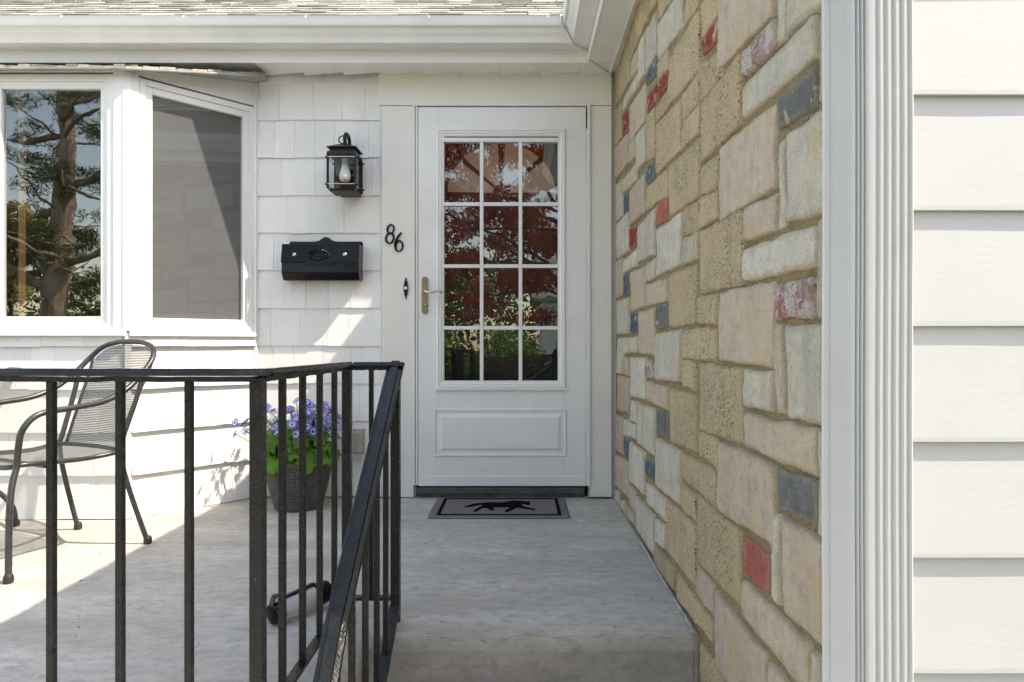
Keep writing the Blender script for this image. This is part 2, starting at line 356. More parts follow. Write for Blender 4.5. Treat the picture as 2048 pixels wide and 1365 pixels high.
# ground: one sheet with a gentle fall to the drive
def ground_z(x, y):
    t = min(1, max(0, (-2.0 - y) / 3.2)); t = t*t*(3-2*t); return GROUND - 0.48 * t
g = MB(); xs = [-120,-60,-30,-16,-10,-6,-3,0,3,6,10,16,30,60,120]; ys = [-140,-70,-35,-20,-12,-8,-6,-5.2,-4.4,-3.6,-2.8,-2,0,2,6,20,60,120]
for y in ys:
    for x in xs: g.v.append((x, y, ground_z(x, y)))
for j in range(len(ys)-1):
    for i in range(len(xs)-1): a = j*len(xs)+i; g.f.append((a, a+1, a+len(xs)+1, a+len(xs)))
tag(g.build('ground', LAWN, smooth='all'), 'sloping green front lawn before the house', 'lawn', kind='structure')
tag(MB().box((-40,-8.6,-0.95),(40,-5.6,-0.888)).build('driveway', ASPH), 'dark asphalt drive beyond the lawn', 'driveway', kind='structure')
tag(MB().box((-1.2,-2.0,GROUND-0.1),(0.47,1.28,GROUND+0.012)).build('walkway', WALK, bevel=0.006), 'pale concrete walk leading to the steps', 'walkway', kind='structure')
tag(MB().box((-7,-2.6,GROUND-0.1),(-1.26,1.22,GROUND+0.012)).build('patio', WALK, bevel=0.006), 'pale concrete patio before the porch', 'patio', kind='structure')

# porch slab with a notch for the steps
STEP_Y = 1.985; SLAB_X = -0.435
poly = [(-6,1.27),(SLAB_X,1.27),(SLAB_X,STEP_Y),(STONE_X+0.03,STEP_Y),(STONE_X+0.03,3.9),(-6,3.9)]
b = MB().prism([(x,y,-0.6) for x,y in poly], (0,0,0.6))
floor = b.build('porch_floor', CONC, bevel=0.034, seg=5)
tag(floor, 'grey concrete porch floor stained and speckled with grit', 'porch floor', kind='structure')
riser = MB().box((SLAB_X+0.002,STEP_Y-0.004,-0.6),(STONE_X-0.004,STEP_Y+0.02,-0.045)).build('riser', STEPC, floor, bevel=0.004)
tag(MB().box((SLAB_X+0.003,1.60,-0.6),(STONE_X-0.004,STEP_Y-0.004,-0.20)).build('porch_step', STEPC, bevel=0.015, seg=3), 'stained concrete step below the porch floor', 'step', kind='structure')
def ragged_strip(pts, w0, w1, z, mat, name, parent, k=5):
    pts = [Vector((*p, z)) for p in pts]; P2 = []
    for i in range(len(pts)-1):
        for j in range(k): P2.append(pts[i].lerp(pts[i+1], j/k))
    P2.append(pts[-1]); m = MB(); n = len(P2)
    for i, p in enumerate(P2):
        t = (P2[min(i+1,n-1)] - P2[max(i-1,0)]).normalized(); s = Vector((-t.y, t.x, 0)); wd = (w0 + (w1-w0)*max(0, 0.5+0.9*noise.noise((i*0.37, w1*900, 3.3)))) * (0.3 if i in (0,n-1) else 1)
        c = p + s * 0.004*noise.noise((i*0.31, 7.7, w1*500)); m.v += [tuple(c + s*wd), tuple(c - s*wd)]
    for i in range(n-1): m.f.append((2*i, 2*i+1, 2*i+3, 2*i+2))
    return m.build(name, mat, parent, recalc=False)
DARKC = plain('dirt_in_crack', (0.03,0.028,0.025), 0.95, 0.2, 60, 0)
CAULK = plain('old_white_caulk', (0.56,0.55,0.52), 0.7, 0.1, 60, 0.5, 120, 0.004)
def fpts(l): return [tuple(FL(x, y)[:2]) for x, y in l]
for l in ([(838,1269),(880,1270)], [(880,1275),(905,1283),(945,1281),(965,1282),(976,1288),(1005,1282),(1030,1272),(1065,1271),(1095,1274),(1112,1278),(1140,1273),(1175,1271),(1205,1276)], [(1200,1271),(1240,1270),(1262,1276),(1300,1271),(1345,1280)]):
    m = ragged_strip(fpts(l), 0.0004, 0.0012, 0.0018, DARKC, 'crack', floor, 4)
ragged_strip([(STONE_X-0.004,y) for y in np.linspace(1.98,2.9,14)], 0.001, 0.006, 0.004, CAULK, 'caulk', floor)
ragged_strip([(x,WALL_Y-0.035) for x in np.linspace(-1.40,-0.66,20)], 0.002, 0.008, 0.003, DARKC, 'joint_dirt', floor, 3)
ragged_strip([(x,WALL_Y-0.045) for x in np.linspace(0.36,0.50,8)], 0.004, 0.014, 0.003, DARKC, 'joint_dirt', floor, 3)
m = MB()          # grit and twigs on the slab
for i in range(230):
    x = random.uniform(-2.6,0.48); y = random.uniform(1.5 if x < -0.5 else 2.0, 3.7); r = random.choice([0.0012,0.0015,0.0018,0.0025])
    a = random.uniform(0,6.28); L = r*random.choice([1,1,1,1,1.5,1.5,4]); d = Vector((math.cos(a),math.sin(a),0)); e = Vector((-d.y,d.x,0)); c = Vector((x,y,0.001))
    m.add([c-d*L-e*r*.6, c+d*L-e*r*.5, c+d*L*.8+e*r*.6, c-d*L+e*r*.5, c+Vector((0,0,r))], [(0,1,4),(1,2,4),(2,3,4),(3,0,4)])
tag(m.build('porch_grit', DARKC), 'dark grit and dry twigs scattered on the porch floor', 'grit', kind='stuff')

# ================================================================ STONE WALL
wall = thing('stone_wall', (STONE_X, 2.4, -0.4), 'side wall of painted and worn sandy stones running to the door', 'stone wall')
MB().box((STONE_X+0.0165,1.128,-0.6),(STONE_X+0.20,3.9,2.75)).build('mortar_bed', MORTAR, wall)
STONES = [
    (1291.0,-30,37,1309.7,-72,5,'T'), (1257.4,50,120,1289.8,-25,40,'T'), (1227.5,125,212,1255.6,65,162,'T'),
    (1257.1,126,161,1272.1,93,138,'P'), (1241.9,201,225,1272.3,142,174,'W'), (1273.1,94,172,1286.8,64,149,'W'),
    (1287.3,64,145,1307.7,22,108,'W'), (1287.5,148,173,1307.5,109,149,'B'), (1310.2,51,122,1359.5,-27,54,'W'),
    (1311.7,-15,42,1337.1,-62,1,'T'), (1361.0,-7,30,1372.5,-30,0,'B'), (1287.5,194,231,1329.6,139,171,'R'),
    (1308.7,128,164,1329.6,100,136,'S'), (1331.6,122,211,1391.9,15,140,'S'), (1362.5,-7,55,1391.9,-55,10,'S'),
    (1397.9,82,112,1427.5,34,82,'R'), (1394.4,10,78,1427.3,-30,32,'S'), (1306.5,217,249,1331.4,176,215,'S'),
    (1255.4,214,287,1286.3,166,241,'P'), (1240.4,233,272,1254.4,214,260,'R'), (1226.0,222,294,1239.7,207,273,'T'),
    (1227.0,297,359,1253.4,264,326,'P'), (1254.9,290,329,1268.6,274,313,'P'), (1269.3,274,345,1286.8,247,321,'W'),
    (1287.5,235,326,1304.7,217,311,'S'), (1306.2,251,349,1356.5,199,297,'S'), (1357.8,192,242,1391.9,140,206,'S'),
    (1358.5,246,296,1391.9,210,265,'S'), (1393.2,131,205,1439.3,100,150,'S'), (1394.0,210,326,1474.0,104,246,'S'),
    (1427.7,-15,144,1539.7,-103,26,'P'), (1476.4,106,157,1539.2,36,99,'K'), (1541.3,-51,95,1562.8,-77,73,'W'),
    (1564.9,-77,73,1646.9,-154,0,'W'), (1477.9,175,240,1625.1,26,110,'W'), (1629.7,18,205,1643.6,5,197,'P'),
    (1544.1,203,267,1623.1,126,212,'G'), (1429.5,299,444,1541.5,207,376,'P'), (1546.4,287,458,1561.5,277,447,'W'),
    (1564.1,272,447,1646.9,218,424,'W'), (1479.7,416,484,1543.6,389,463,'P'), (1480.8,499,563,1623.8,451,532,'W'),
    (1627.2,443,637,1643.6,435,632,'P'), (1393.0,463,586,1478.0,421,567,'S'), (1432.0,587,721,1538.0,564,737,'P'),
    (1541.5,569,639,1617.4,553,637,'K'), (1540.0,653,823,1559.2,653,826,'P'), (1562.3,653,834,1639.2,651,852,'W'),
    (1477.2,741,810,1537.4,743,823,'W'), (1391.0,726,857,1477.0,741,889,'S'), (1483.1,827,893,1625.1,862,957,'P'),
    (1628.2,867,1070,1641.0,871,1078,'W'), (1431.0,884,1022,1542.0,931,1097,'P'), (1546.7,935,1017,1625.9,963,1054,'G'),
    (1536.6,1034,1187,1551.4,1026,1210,'W'), (1557.9,1034,1225,1637.3,1086,1296,'P'), (1475.4,1069,1147,1530.6,1112,1189,'A'),
    (1388.0,990,1124,1472.0,1062,1213,'S'), (1474.0,1157,1226,1612.0,1294,1400,'P'), (1614.4,1299,1400,1632.1,1315,1426,'W'),
    (1422.6,1182,1333,1524.1,1314,1452,'P'), (1526.7,1320,1426,1607.4,1417,1530,'P'), (1241.4,362,389,1268.6,325,362,'P'),
    (1228.2,371,446,1240.9,359,431,'W'), (1242.2,392,429,1254.4,385,422,'B'), (1255.6,384,452,1286.0,345,424,'P'),
    (1287.0,338,372,1304.7,318,353,'B'), (1288.8,377,422,1329.6,338,390,'S'), (1331.6,337,433,1390.7,279,390,'S'),
    (1392.9,337,393,1428.8,311,375,'S'), (1360.0,423,477,1391.4,401,459,'S'), (1392.7,397,457,1428.8,379,436,'S'),
    (1305.5,412,455,1328.9,394,439,'A'), (1306.5,462,554,1356.5,424,529,'W'), (1360.3,479,530,1391.4,464,520,'Q'),
    (1271.3,453,526,1304.0,418,510,'W'), (1254.6,458,499,1270.3,451,493,'R'), (1229.0,449,519,1254.1,423,502,'W'),
    (1242.7,522,548,1270.8,495,531,'W'), (1228.5,524,599,1242.7,515,590,'P'), (1243.4,552,593,1255.1,547,588,'B'),
    (1256.4,546,624,1285.3,534,612,'P'), (1286.5,530,565,1306.2,515,555,'W'), (1287.5,571,614,1328.4,557,602,'P'),
    (1307.5,612,658,1328.9,605,656,'G'), (1330.4,553,655,1386.9,530,646,'S'), (1387.9,597,648,1425.8,590,648,'S'),
    (1230.0,603,669,1254.4,596,668,'W'), (1256.4,628,666,1271.3,626,666,'B'), (1272.8,626,707,1305.5,617,710,'P'),
    (1230.0,678,747,1242.7,676,748,'W'), (1243.2,676,707,1270.1,675,706,'W'), (1244.7,714,750,1254.9,716,754,'P'),
    (1256.4,716,793,1286.8,717,799,'W'), (1287.0,722,757,1303.5,720,758,'K'), (1307.0,668,760,1355.5,661,764,'W'),
    (1358.5,661,716,1423.8,658,722,'S'), (1357.3,719,772,1382.9,723,779,'S'), (1231.5,752,819,1254.9,756,829,'P'),
    (1288.8,764,802,1330.6,775,821,'P'), (1334.4,778,882,1386.2,794,904,'S'), (1257.1,800,843,1269.8,806,847,'W'),
    (1270.3,807,887,1304.7,820,914,'W'), (1308.7,819,871,1330.6,827,877,'G'), (1243.2,839,869,1269.3,850,881,'W'),
    (1229.5,829,899,1241.9,837,911,'P'), (1242.7,875,912,1254.4,882,922,'B'), (1255.6,883,963,1285.3,907,990,'W'),
    (1286.3,916,949,1304.7,925,966,'B'), (1307.0,876,971,1355.8,903,1011,'W'), (1357.8,908,955,1425.3,944,1016,'S'),
    (1392.2,864,908,1427.8,880,940,'S'), (1227.5,910,971,1253.9,925,999,'P'), (1225.9,978,999,1234.8,983,1013,'W'),
    (1237.8,999,1019,1246.7,1005,1023,'W'), (1255.0,972,1010,1267.5,987,1028,'P'), (1243.8,1005,1031,1265.1,1030,1054,'P'),
    (1267.8,993,1058,1303.4,1033,1114,'W'), (1289.2,964,1005,1328.4,1002,1046,'W'), (1304.0,1036,1082,1325.4,1053,1102,'W'),
    (1327.8,1002,1100,1384.5,1053,1176,'S'), (1357.5,970,1019,1385.7,993,1048,'S'), (1304.9,1088,1129,1344.7,1142,1185,'T'),
    (1346.5,1148,1194,1417.1,1246,1286,'S'), (1386.9,1130,1189,1421.9,1174,1236,'P'), (1392.2,1290,1405,1440.0,1355,1494,'S'),
]
def stone_mesh(q, proud):
    # q: four (Y,Z) corners: far-top, far-bottom, near-bottom, near-top ; surface bulges towards -X
    n = 13; k = MB(); k.edge = []; sd = random.uniform(0, 100); tilt = random.uniform(-0.003,0.003); tilt2 = random.uniform(-0.004,0.004)
    a, bq, c, d = [Vector((p[0], p[1])) for p in q]
    wd = (a-d).length; ht = (a-bq).length; e = min(0.0065, wd*0.12, ht*0.12)
    def sp(t, L):  # grid with tight rows near the rim
        return t
    us = [0, e*0.45/wd, e*1.2/wd] + list(np.linspace(2.6*e/wd, 1-2.6*e/wd, n-2)) + [1-e*1.2/wd, 1-e*0.45/wd, 1]
    vs_ = [0, e*0.45/ht, e*1.2/ht] + list(np.linspace(2.6*e/ht, 1-2.6*e/ht, n-2)) + [1-e*1.2/ht, 1-e*0.45/ht, 1]
    W = len(us)
    for v in vs_:
        for u in us:
            rim = u in (us[0],us[-1]) or v in (vs_[0],vs_[-1])
            p = (a.lerp(d, u)).lerp(bq.lerp(c, u), v)
            du = min(u,1-u)*wd; dv = min(v,1-v)*ht; dr = math.sqrt(max(0, 1 - (1-min(1,du/(e*1.9)))**2 - (1-min(1,dv/(e*1.9)))**2)) if (du < e*1.9 or dv < e*1.9) else 1.0
            jit = 0.005*noise.noise((p.x*17, p.y*17, sd)) + 0.002*noise.noise((p.x*60, p.y*60, sd)); jit2 = 0.006*noise.noise((p.x*17, p.y*17, sd+31)) + 0.002*noise.noise((p.x*60, p.y*60, sd+9))
            hgt = proud*dr + (0.004*noise.noise((p.x*9, p.y*6, sd+7)) + 0.003*noise.noise((p.x*30, p.y*14, sd+17))) * dr + 0.0024*noise.noise((p.x*38, p.y*38, sd+3)) + tilt*(u-.5) + tilt2*(v-.5)
            k.edge.append(max(0.0, 1 - min(du, dv)/0.035))
            k.v.append((STONE_X + (0.021 if rim else 0.014 - hgt), p.x + jit, p.y + jit2))
    for j in range(len(vs_)-1):
        for i in range(W-1): x = j*W+i; k.f.append((x, x+1, x+W+1, x+W))
    return k
def build_stone(k, kind):
    o = k.build('stone', STONEM[kind], wall, smooth='all')
    at = o.data.attributes.new('edge', 'FLOAT', 'POINT'); at.data.foreach_set('value', k.edge); return o
def wall_pt(px, py):
    Y = STONE_X * F / (px - CX); return (Y, Z_at(py, Y))
boxes = []
for (xl, yt, yb, xr, yt2, yb2, kind) in STONES:
    q = [wall_pt(xl, yt), wall_pt(xl, yb), wall_pt(xr, yb2), wall_pt(xr, yt2)]
    if q[0][0] > WALL_Y - 0.02: q[0] = (WALL_Y - 0.022, q[0][1]); q[1] = (WALL_Y - 0.022, q[1][1])
    ins = -0.005 if kind == 'S' else (-0.0035 if kind in 'PTQW' else -0.002)
    iy = 0.0005 if kind == 'S' else 0.0015
    q = [(q[0][0]-iy,q[0][1]-ins),(q[1][0]-iy,q[1][1]+ins),(max(1.135,q[2][0]+iy),q[2][1]+ins),(max(1.135,q[3][0]+iy),q[3][1]-ins)]
    if q[0][0] - q[3][0] < 0.012: continue
    boxes.append((min(q[2][0],q[3][0]), max(q[0][0],q[1][0]), min(q[1][1],q[2][1]), max(q[0][1],q[3][1])))
    o = stone_mesh(q, random.uniform(0.006, 0.011) if kind not in 'SRBA' else random.uniform(0.0045, 0.007)); build_stone(o, kind)
# the courses above and below the frame
rs = random.Random(5)
z = -0.42
while z < 2.42:
    h_ = rs.choice([0.10,0.14,0.18,0.22]); y = 1.14
    while y < 3.72:
        L = rs.uniform(0.12,0.34); y1 = min(y+L, 3.715); z1 = min(z+h_, 2.45)
        bx = (y+0.006, y1-0.006, z+0.006, z1-0.006)
        if y1 - y > 0.06 and not any(bx[0] < B[1] and bx[1] > B[0] and bx[2] < B[3] and bx[3] > B[2] for B in boxes):
            q = [(bx[1],bx[3]),(bx[1],bx[2]),(bx[0],bx[2]),(bx[0],bx[3])]
            build_stone(stone_mesh(q, 0.011), rs.choice('PPWWSSTPWG'))
        y = y1 if y1 < 3.715 else 9
    z += h_

# ================================================================ SHINGLED ENTRY WALL
COURSE = 0.2055
def shingle(mb_parent, p0, p1, nrm, z0, z1, out_b, out_t, mat, jit=0.004):
    # one siding piece between two plan points, lower edge further out than the upper one
    p0 = Vector((*p0, 0)); p1 = Vector((*p1, 0)); n_ = Vector((*nrm, 0)); t = (p1-p0).normalized(); m = MB(); K = 5
    zb = z0 + random.uniform(-jit, jit)*0.6; o_b = out_b + random.uniform(-0.0012,0.0012); sl = random.uniform(-0.0012,0.0012)
    vs_ = []
    for i in range(K+1):
        u = i/K; p = p0.lerp(p1, u); wv = 0.0012*noise.noise((p.x*14, p.y*14, z0*9))
        zz = zb + sl*(u-.5)*2 + wv
        vs_ += [p + n_*(o_b+wv) + Vector((0,0,zz)), p + n_*out_t + Vector((0,0,z1)), p + Vector((0,0,z1)), p + n_*(o_b-0.009) + Vector((0,0,zz))]
    fs = []
    for i in range(K):
        a = 4*i; b_ = a+4
        for q in range(4): r = (q+1) % 4; fs.append((a+q, a+r, b_+r, b_+q))
    fs += [(0,3,2,1),(4*K,4*K+1,4*K+2,4*K+3)]
    m.add(vs_, fs); return m.build('shingle', mat, mb_parent)
def shingle_wall(parent, p0, p1, nrm, zlo, zhi, z_off=0.0, wmin=0.11, wmax=0.185, ob=0.0125, mat=None, seams=None, seed=1):
    r = random.Random(seed); p0 = Vector(p0); p1 = Vector(p1); L = (p1-p0).length; t = (p1-p0)/L
    k = 0; z = zlo
    while z < zhi - 0.01:
        z1 = min(z + COURSE, zhi); cuts = [0.0]; x = r.uniform(0.05, wmax)
        while x < L - 0.05: cuts.append(x); x += r.choice([wmin, wmin*1.12, wmax*0.85, wmax])
        cuts.append(L)
        for a, b_ in zip(cuts, cuts[1:]):
            shingle(parent, tuple(p0 + t*(a+0.0006)), tuple(p0 + t*(b_-0.0006)), nrm, z, z1+0.018, ob, 0.002, mat or WHITE)
        z = z1; k += 1
entry = thing('entry_wall', (-1.1, WALL_Y, 0), 'white shingled wall between the bay window and the front door', 'wall')
MB().box((-1.46,WALL_Y,-0.1),(0.62,WALL_Y+0.055,2.6)).build('sheathing', TRIM, entry) if False else None
for (x0,x1,z0,z1) in ((-1.47,X_at(832,WALL_Y),-0.1,2.6),(X_at(1176,WALL_Y),0.7,-0.1,2.6),(X_at(832,WALL_Y),X_at(1176,WALL_Y),Z_at(216,WALL_Y),2.6)):
    MB().box((x0,WALL_Y,z0),(x1,WALL_Y+0.05,z1)).build('sheathing', TRIM, entry)
XE = X_at(764, WALL_Y)
shingle_wall(entry, (-1.435,WALL_Y), (XE-0.004,WALL_Y), (0,-1), 0.004, 2.315, seed=4)
MB().box((XE-0.006,WALL_Y-0.022,0.004),(XE+0.0,WALL_Y,2.31)).build('edge_strip', ALU, entry, bevel=0.001)
MB().box((-1.452,WALL_Y-0.024,0.004),(-1.436,WALL_Y,2.2)).build('edge_strip', ALU, entry, bevel=0.001)

# ================================================================ DOOR FRAME, STORM DOOR, INNER DOOR
S = 365.0
def DX(px): return X_at(px, WALL_Y)
def DZ(py): return Z_at(py, WALL_Y)
CF = WALL_Y - 0.030                                  # front of the casing boards
fr = thing('door_frame', (DX(1000), WALL_Y, 0), 'cream painted board frame around the front door', 'door frame')
MB().box((DX(765),CF,0.004),(DX(829),WALL_Y-0.001,DZ(216))).build('casing', CREAM, fr, bevel=0.002)
MB().box((DX(1179),CF,0.004),(STONE_X-0.012,WALL_Y-0.001,DZ(216))).build('casing', CREAM, fr, bevel=0.002)
MB().box((DX(760),CF-0.003,DZ(215)),(STONE_X-0.012,WALL_Y-0.001,2.322)).build('header', CREAM, fr, bevel=0.002)
MB().box((DX(828),CF-0.012,DZ(968)),(DX(832),WALL_Y,DZ(213))).build('frame_bar', ALU, fr, bevel=0.001)
MB().box((DX(833),CF-0.006,DZ(968)),(DX(837.4),WALL_Y,DZ(217))).build('frame_bar', ALU, fr, bevel=0.001)
MB().box((DX(1173.5),CF-0.012,DZ(970)),(DX(1179),WALL_Y,DZ(213))).build('frame_bar', ALU, fr, bevel=0.001)
MB().box((DX(832.2),CF-0.014,DZ(217)),(DX(1173.3),WALL_Y,DZ(213))).build('frame_bar', ALU, fr, bevel=0.001)
MB().box((DX(834),CF-0.010,DZ(985)),(DX(1168),WALL_Y+0.16,DZ(973))).build('threshold', THRESH, fr, bevel=0.003)
MB().box((DX(836),CF+0.004,0.001),(DX(1167),WALL_Y+0.16,DZ(985.2))).build('sill_riser', THRESH, fr, bevel=0.002)
for x0,x1 in ((DX(829.5),DX(834)),(DX(1174),DX(1179))):
    MB().box((x0-0.03,WALL_Y+0.052,0.0),(x1+0.03,WALL_Y+0.19,DZ(214))).build('jamb', DARKDOOR, fr)
MB().box((DX(829),WALL_Y+0.052,DZ(219)),(DX(1179),WALL_Y+0.19,DZ(205))).build('jamb', DARKDOOR, fr)

LF = CF - 0.004; LB = CF + 0.028                      # storm door leaf front / back
sdoor = thing('storm_door', (DX(1004), LF, DZ(970)), 'white storm door with twelve glass panes and one raised lower panel', 'door')
GX = (888,1115); GY = (287,768); OX = (874,1131); OY = (261,777)
def leaf_box(x0,y0,x1,y1, f=LF, bk=LB, name='leaf_rail', mat=DOORW, bv=0.002): return MB().box((DX(x0),f,DZ(y1)),(DX(x1),bk,DZ(y0))).build(name, mat, sdoor, bevel=bv)
leaf_box(838.4,219,OX[0]+4,970,name='stile'); leaf_box(OX[1]-4,219,1170.5,970,name='stile')
leaf_box(OX[0]+4,219,OX[1]-4,OY[0]+4,name='top_rail'); leaf_box(OX[0]+4,OY[1]-4,OX[1]-4,970,name='bottom_rail')
# glazing moulding: swept stepped profile round the opening
mp = [(-0.004,-0.010),(0.004,0.007),(0.012,0.010),(0.017,0.004),(0.024,0.006),(0.030,0.001),(0.040,-0.001),(0.044,-0.012)]
def rect_sweep(x0,y0,x1,y1,Y,prof,name,mat,par):
    # prof: (inward, forward)
    m = MB(); cs = [(x0,y0,1,1),(x1,y0,-1,1),(x1,y1,-1,-1),(x0,y1,1,-1)]; n = len(prof)
    for (cx,cy,sx,sy) in cs:
        for (i_,f_) in prof: m.v.append((DX(cx)+sx*i_, Y-f_, DZ(cy)-sy*i_))
    for c in range(4):
        d = (c+1) % 4
        for q in range(n-1): m.f.append((c*n+q, c*n+q+1, d*n+q+1, d*n+q))
    return m.build(name, mat, par)
rect_sweep(OX[0],OY[0],OX[1],OY[1],LF,mp,'glazing_moulding',DOORW,sdoor)
leaf_box(872,776,1133,779.5,LF-0.016,LF+0.004,'sill_lip',DOORW,0.001)
leaf_box(GX[0]-2,280,GX[1]+2,288,LF-0.004,LB,'screen_cassette',ALU,0.001)
VX = [964,1041]; HY = [411,534,656.5]
xs_ = [GX[0]]+VX+[GX[1]]; ys_ = [GY[0]]+HY+[GY[1]]
for x in VX: leaf_box(x-3.6,GY[0],x+3.6,GY[1],LF+0.001,LF+0.012,'muntin',DOORW,0.0025)
for y in HY:
    for a,b_ in zip(xs_,xs_[1:]): leaf_box(a+ (3.7 if a!=GX[0] else -1),y-3.6,b_-(3.7 if b_!=GX[1] else -1),y+3.6,LF+0.0015,LF+0.0115,'muntin',DOORW,0.0025)
for j in range(4):
    for i in range(3):
        MB().box((DX(xs_[i]-1),LF+0.013,DZ(ys_[j+1]+1)),(DX(xs_[i+1]+1),LF+0.0155,DZ(ys_[j]-1))).build('pane', GLASS_DOOR, sdoor) if False else \
        MB().add([(DX(xs_[i]-2),LF+0.014,DZ(ys_[j+1]+2)),(DX(xs_[i+1]+2),LF+0.014,DZ(ys_[j+1]+2)),(DX(xs_[i+1]+2),LF+0.014,DZ(ys_[j]-2)),(DX(xs_[i]-2),LF+0.014,DZ(ys_[j]-2))],[(0,1,2,3)]).build('pane', GLASS_DOOR, sdoor, recalc=False)
# lower raised panel
rect_sweep(869,817,1132,911,LF,[(-0.002,-0.003),(0.003,0.006),(0.009,0.006),(0.012,-0.004),(0.016,-0.004),(0.046,0.007),(0.05,0.007)],'panel_moulding',DOORW,sdoor)
pan = leaf_box(886,833,1115,895,LF-0.0068,LF+0.002,'raised_panel',DOORW,0.001)
leaf_box(841,950,1168,969.5,LF-0.004,LF+0.001,'kick_sweep',DOORW,0.001)
for y0,y1 in ((262,330),(690,720),(860,905)):
    leaf_box(1171,y0,1173.6,y1,LF-0.006,LF+0.004,'hinge',ALU,0.001)
leaf_box(1170.7,330,1173.2,690,LF-0.003,LF+0.004,'hinge_strip',ALU,0.001); leaf_box(1170.7,720,1173.2,860,LF-0.003,LF+0.004,'hinge_strip',ALU,0.001); leaf_box(1170.7,905,1173.2,969,LF-0.003,LF+0.004,'hinge_strip',ALU,0.001)
# handle
hp = MB(); pts = []
for i in range(16): a = math.pi*i/15; pts.append((DX(851.5)+0.016*math.cos(a), LF-0.001, DZ(561)+0.016*math.sin(a)))
for i in range(16): a = math.pi+math.pi*i/15; pts.append((DX(851.5)+0.016*math.cos(a), LF-0.001, DZ(623)+0.016*math.sin(a)))
hplate = hp.prism(pts,(0,-0.009,0)).build('handle_plate', BRASS, sdoor, bevel=0.002)
MB().tube(smooth_path([P(850,582,LF-0.008),P(850,582,LF-0.04),P(858,585,LF-0.05),P(868,583,LF-0.052),P(878,582,LF-0.05),P(884,587,LF-0.045)],5),[0.0075]*6+[0.007]*10+[0.0062]*10,10).build('lever', CHROME, hplate, smooth='all')
MB().lathe([(0.0095,0),(0.0095,0.004),(0.006,0.006),(0.001,0.006)],P(851.5,611,LF-0.010),20,(0,-1,0)).build('lock_cylinder', BRASS, hplate, smooth=True)

ID = WALL_Y + 0.11
idoor = thing('inner_door', (DX(1004), ID, 0.02), 'dark inner front door with a fan window behind the storm door glass', 'door')
MB().box((DX(836),ID,DZ(975)),(DX(1172),ID+0.04,DZ(216))).build('door_leaf', DARKDOOR, idoor)
k = N('frosted_fan_light'); e_ = k.n('Emission'); FANM = k.done(k.bsdf(k.ramp(k.noise(k.coord(),14,4),0.3,0.7,(0.42,0.37,0.31),(0.52,0.47,0.40)),0.6,Emission_Strength=0.02,Emission_Color=(0.75,0.58,0.42,1)))
fc = Vector((X_at(1003,ID), ID-0.003, Z_at(388,ID))); fr_o = 108*ID/F; fr_i = 0.055
for a0,a1 in ((2,40),(46,86),(94,134),(140,178)):
    pts = [fc + Vector((fr_i*math.cos(R(a0+ (a1-a0)*.1)),0,fr_i*math.sin(R(a0+(a1-a0)*.1)))), ] + [fc + Vector((fr_o*math.cos(R(a0+(a1-a0)*i/10)),0,fr_o*0.93*math.sin(R(a0+(a1-a0)*i/10)))) for i in range(11)] + [fc + Vector((fr_i*math.cos(R(a1-(a1-a0)*.1)),0,fr_i*math.sin(R(a1-(a1-a0)*.1))))]
    MB().prism(pts,(0,0.003,0)).build('fan_pane', FANM, idoor)

# ================================================================ BAY WINDOW
BY = 3.266; BX = -1.883; BXR = -1.445; BXL = -3.45
bay = thing('bay_window', (-2.4, BY, 0), 'white bay window with a front and an angled pane above shingled skirting', 'bay window')
nA = Vector((WALL_Y-BY, -(BXR-BX), 0)).normalized(); tA = Vector((BXR-BX, WALL_Y-BY, 0)); LA = tA.length; tA.normalize()
A0 = Vector((BX, BY, 0))
def FP(x, z, d=0): return Vector((x, BY-d, z))                    # on the front face
def AP(u, z, d=0): return A0 + tA*u + nA*d + Vector((0,0,z))       # on the angled face, u metres from the corner
def slab(f, u0, u1, z0, z1, d0, d1, name, mat, par=bay, bv=0.0015):
    c = [f(u0,z0,d1),f(u1,z0,d1),f(u1,z0,d0),f(u0,z0,d0),f(u0,z1,d1),f(u1,z1,d1),f(u1,z1,d0),f(u0,z1,d0)]
    return MB().hexa(c).build(name, mat, par, bevel=bv)
ZS, ZT = 0.888, 2.135
shingle_wall(bay, (BXL,BY), (BX-0.012,BY), (0,-1), 0.004, ZS-0.012, wmin=0.10, wmax=0.2, ob=0.016, seed=9)
shingle_wall(bay, (A0+tA*0.016)[:2], (A0+tA*(LA-0.012))[:2], tuple(nA[:2]), 0.004, ZS-0.012, wmin=0.13, wmax=0.24, ob=0.025, seed=12)
slab(FP,BXL,BX-0.001,-0.05,ZS,-0.05,-0.001,'skirt_backing',TRIM); slab(AP,0.001,LA,-0.05,ZS,-0.05,-0.001,'skirt_backing',TRIM)
m = MB(); m.prism([tuple(FP(BX-0.014,0.003,0.001)),tuple(AP(-0.0,0.003,0.02)+Vector((-0.012,-0.004,0))),tuple(AP(0.018,0.003,0.018)),tuple(AP(0.018,0.003,0.001))],(0,0,ZS-0.016)); m.build('corner_trim',ALU,bay)
# sills
slab(FP,BXL,BX+0.006,ZS-0.012,ZS+0.012,-0.02,0.036,'sill',VINYL); slab(AP,0.008,LA-0.004,ZS-0.012,ZS+0.012,-0.02,0.030,'sill',VINYL)
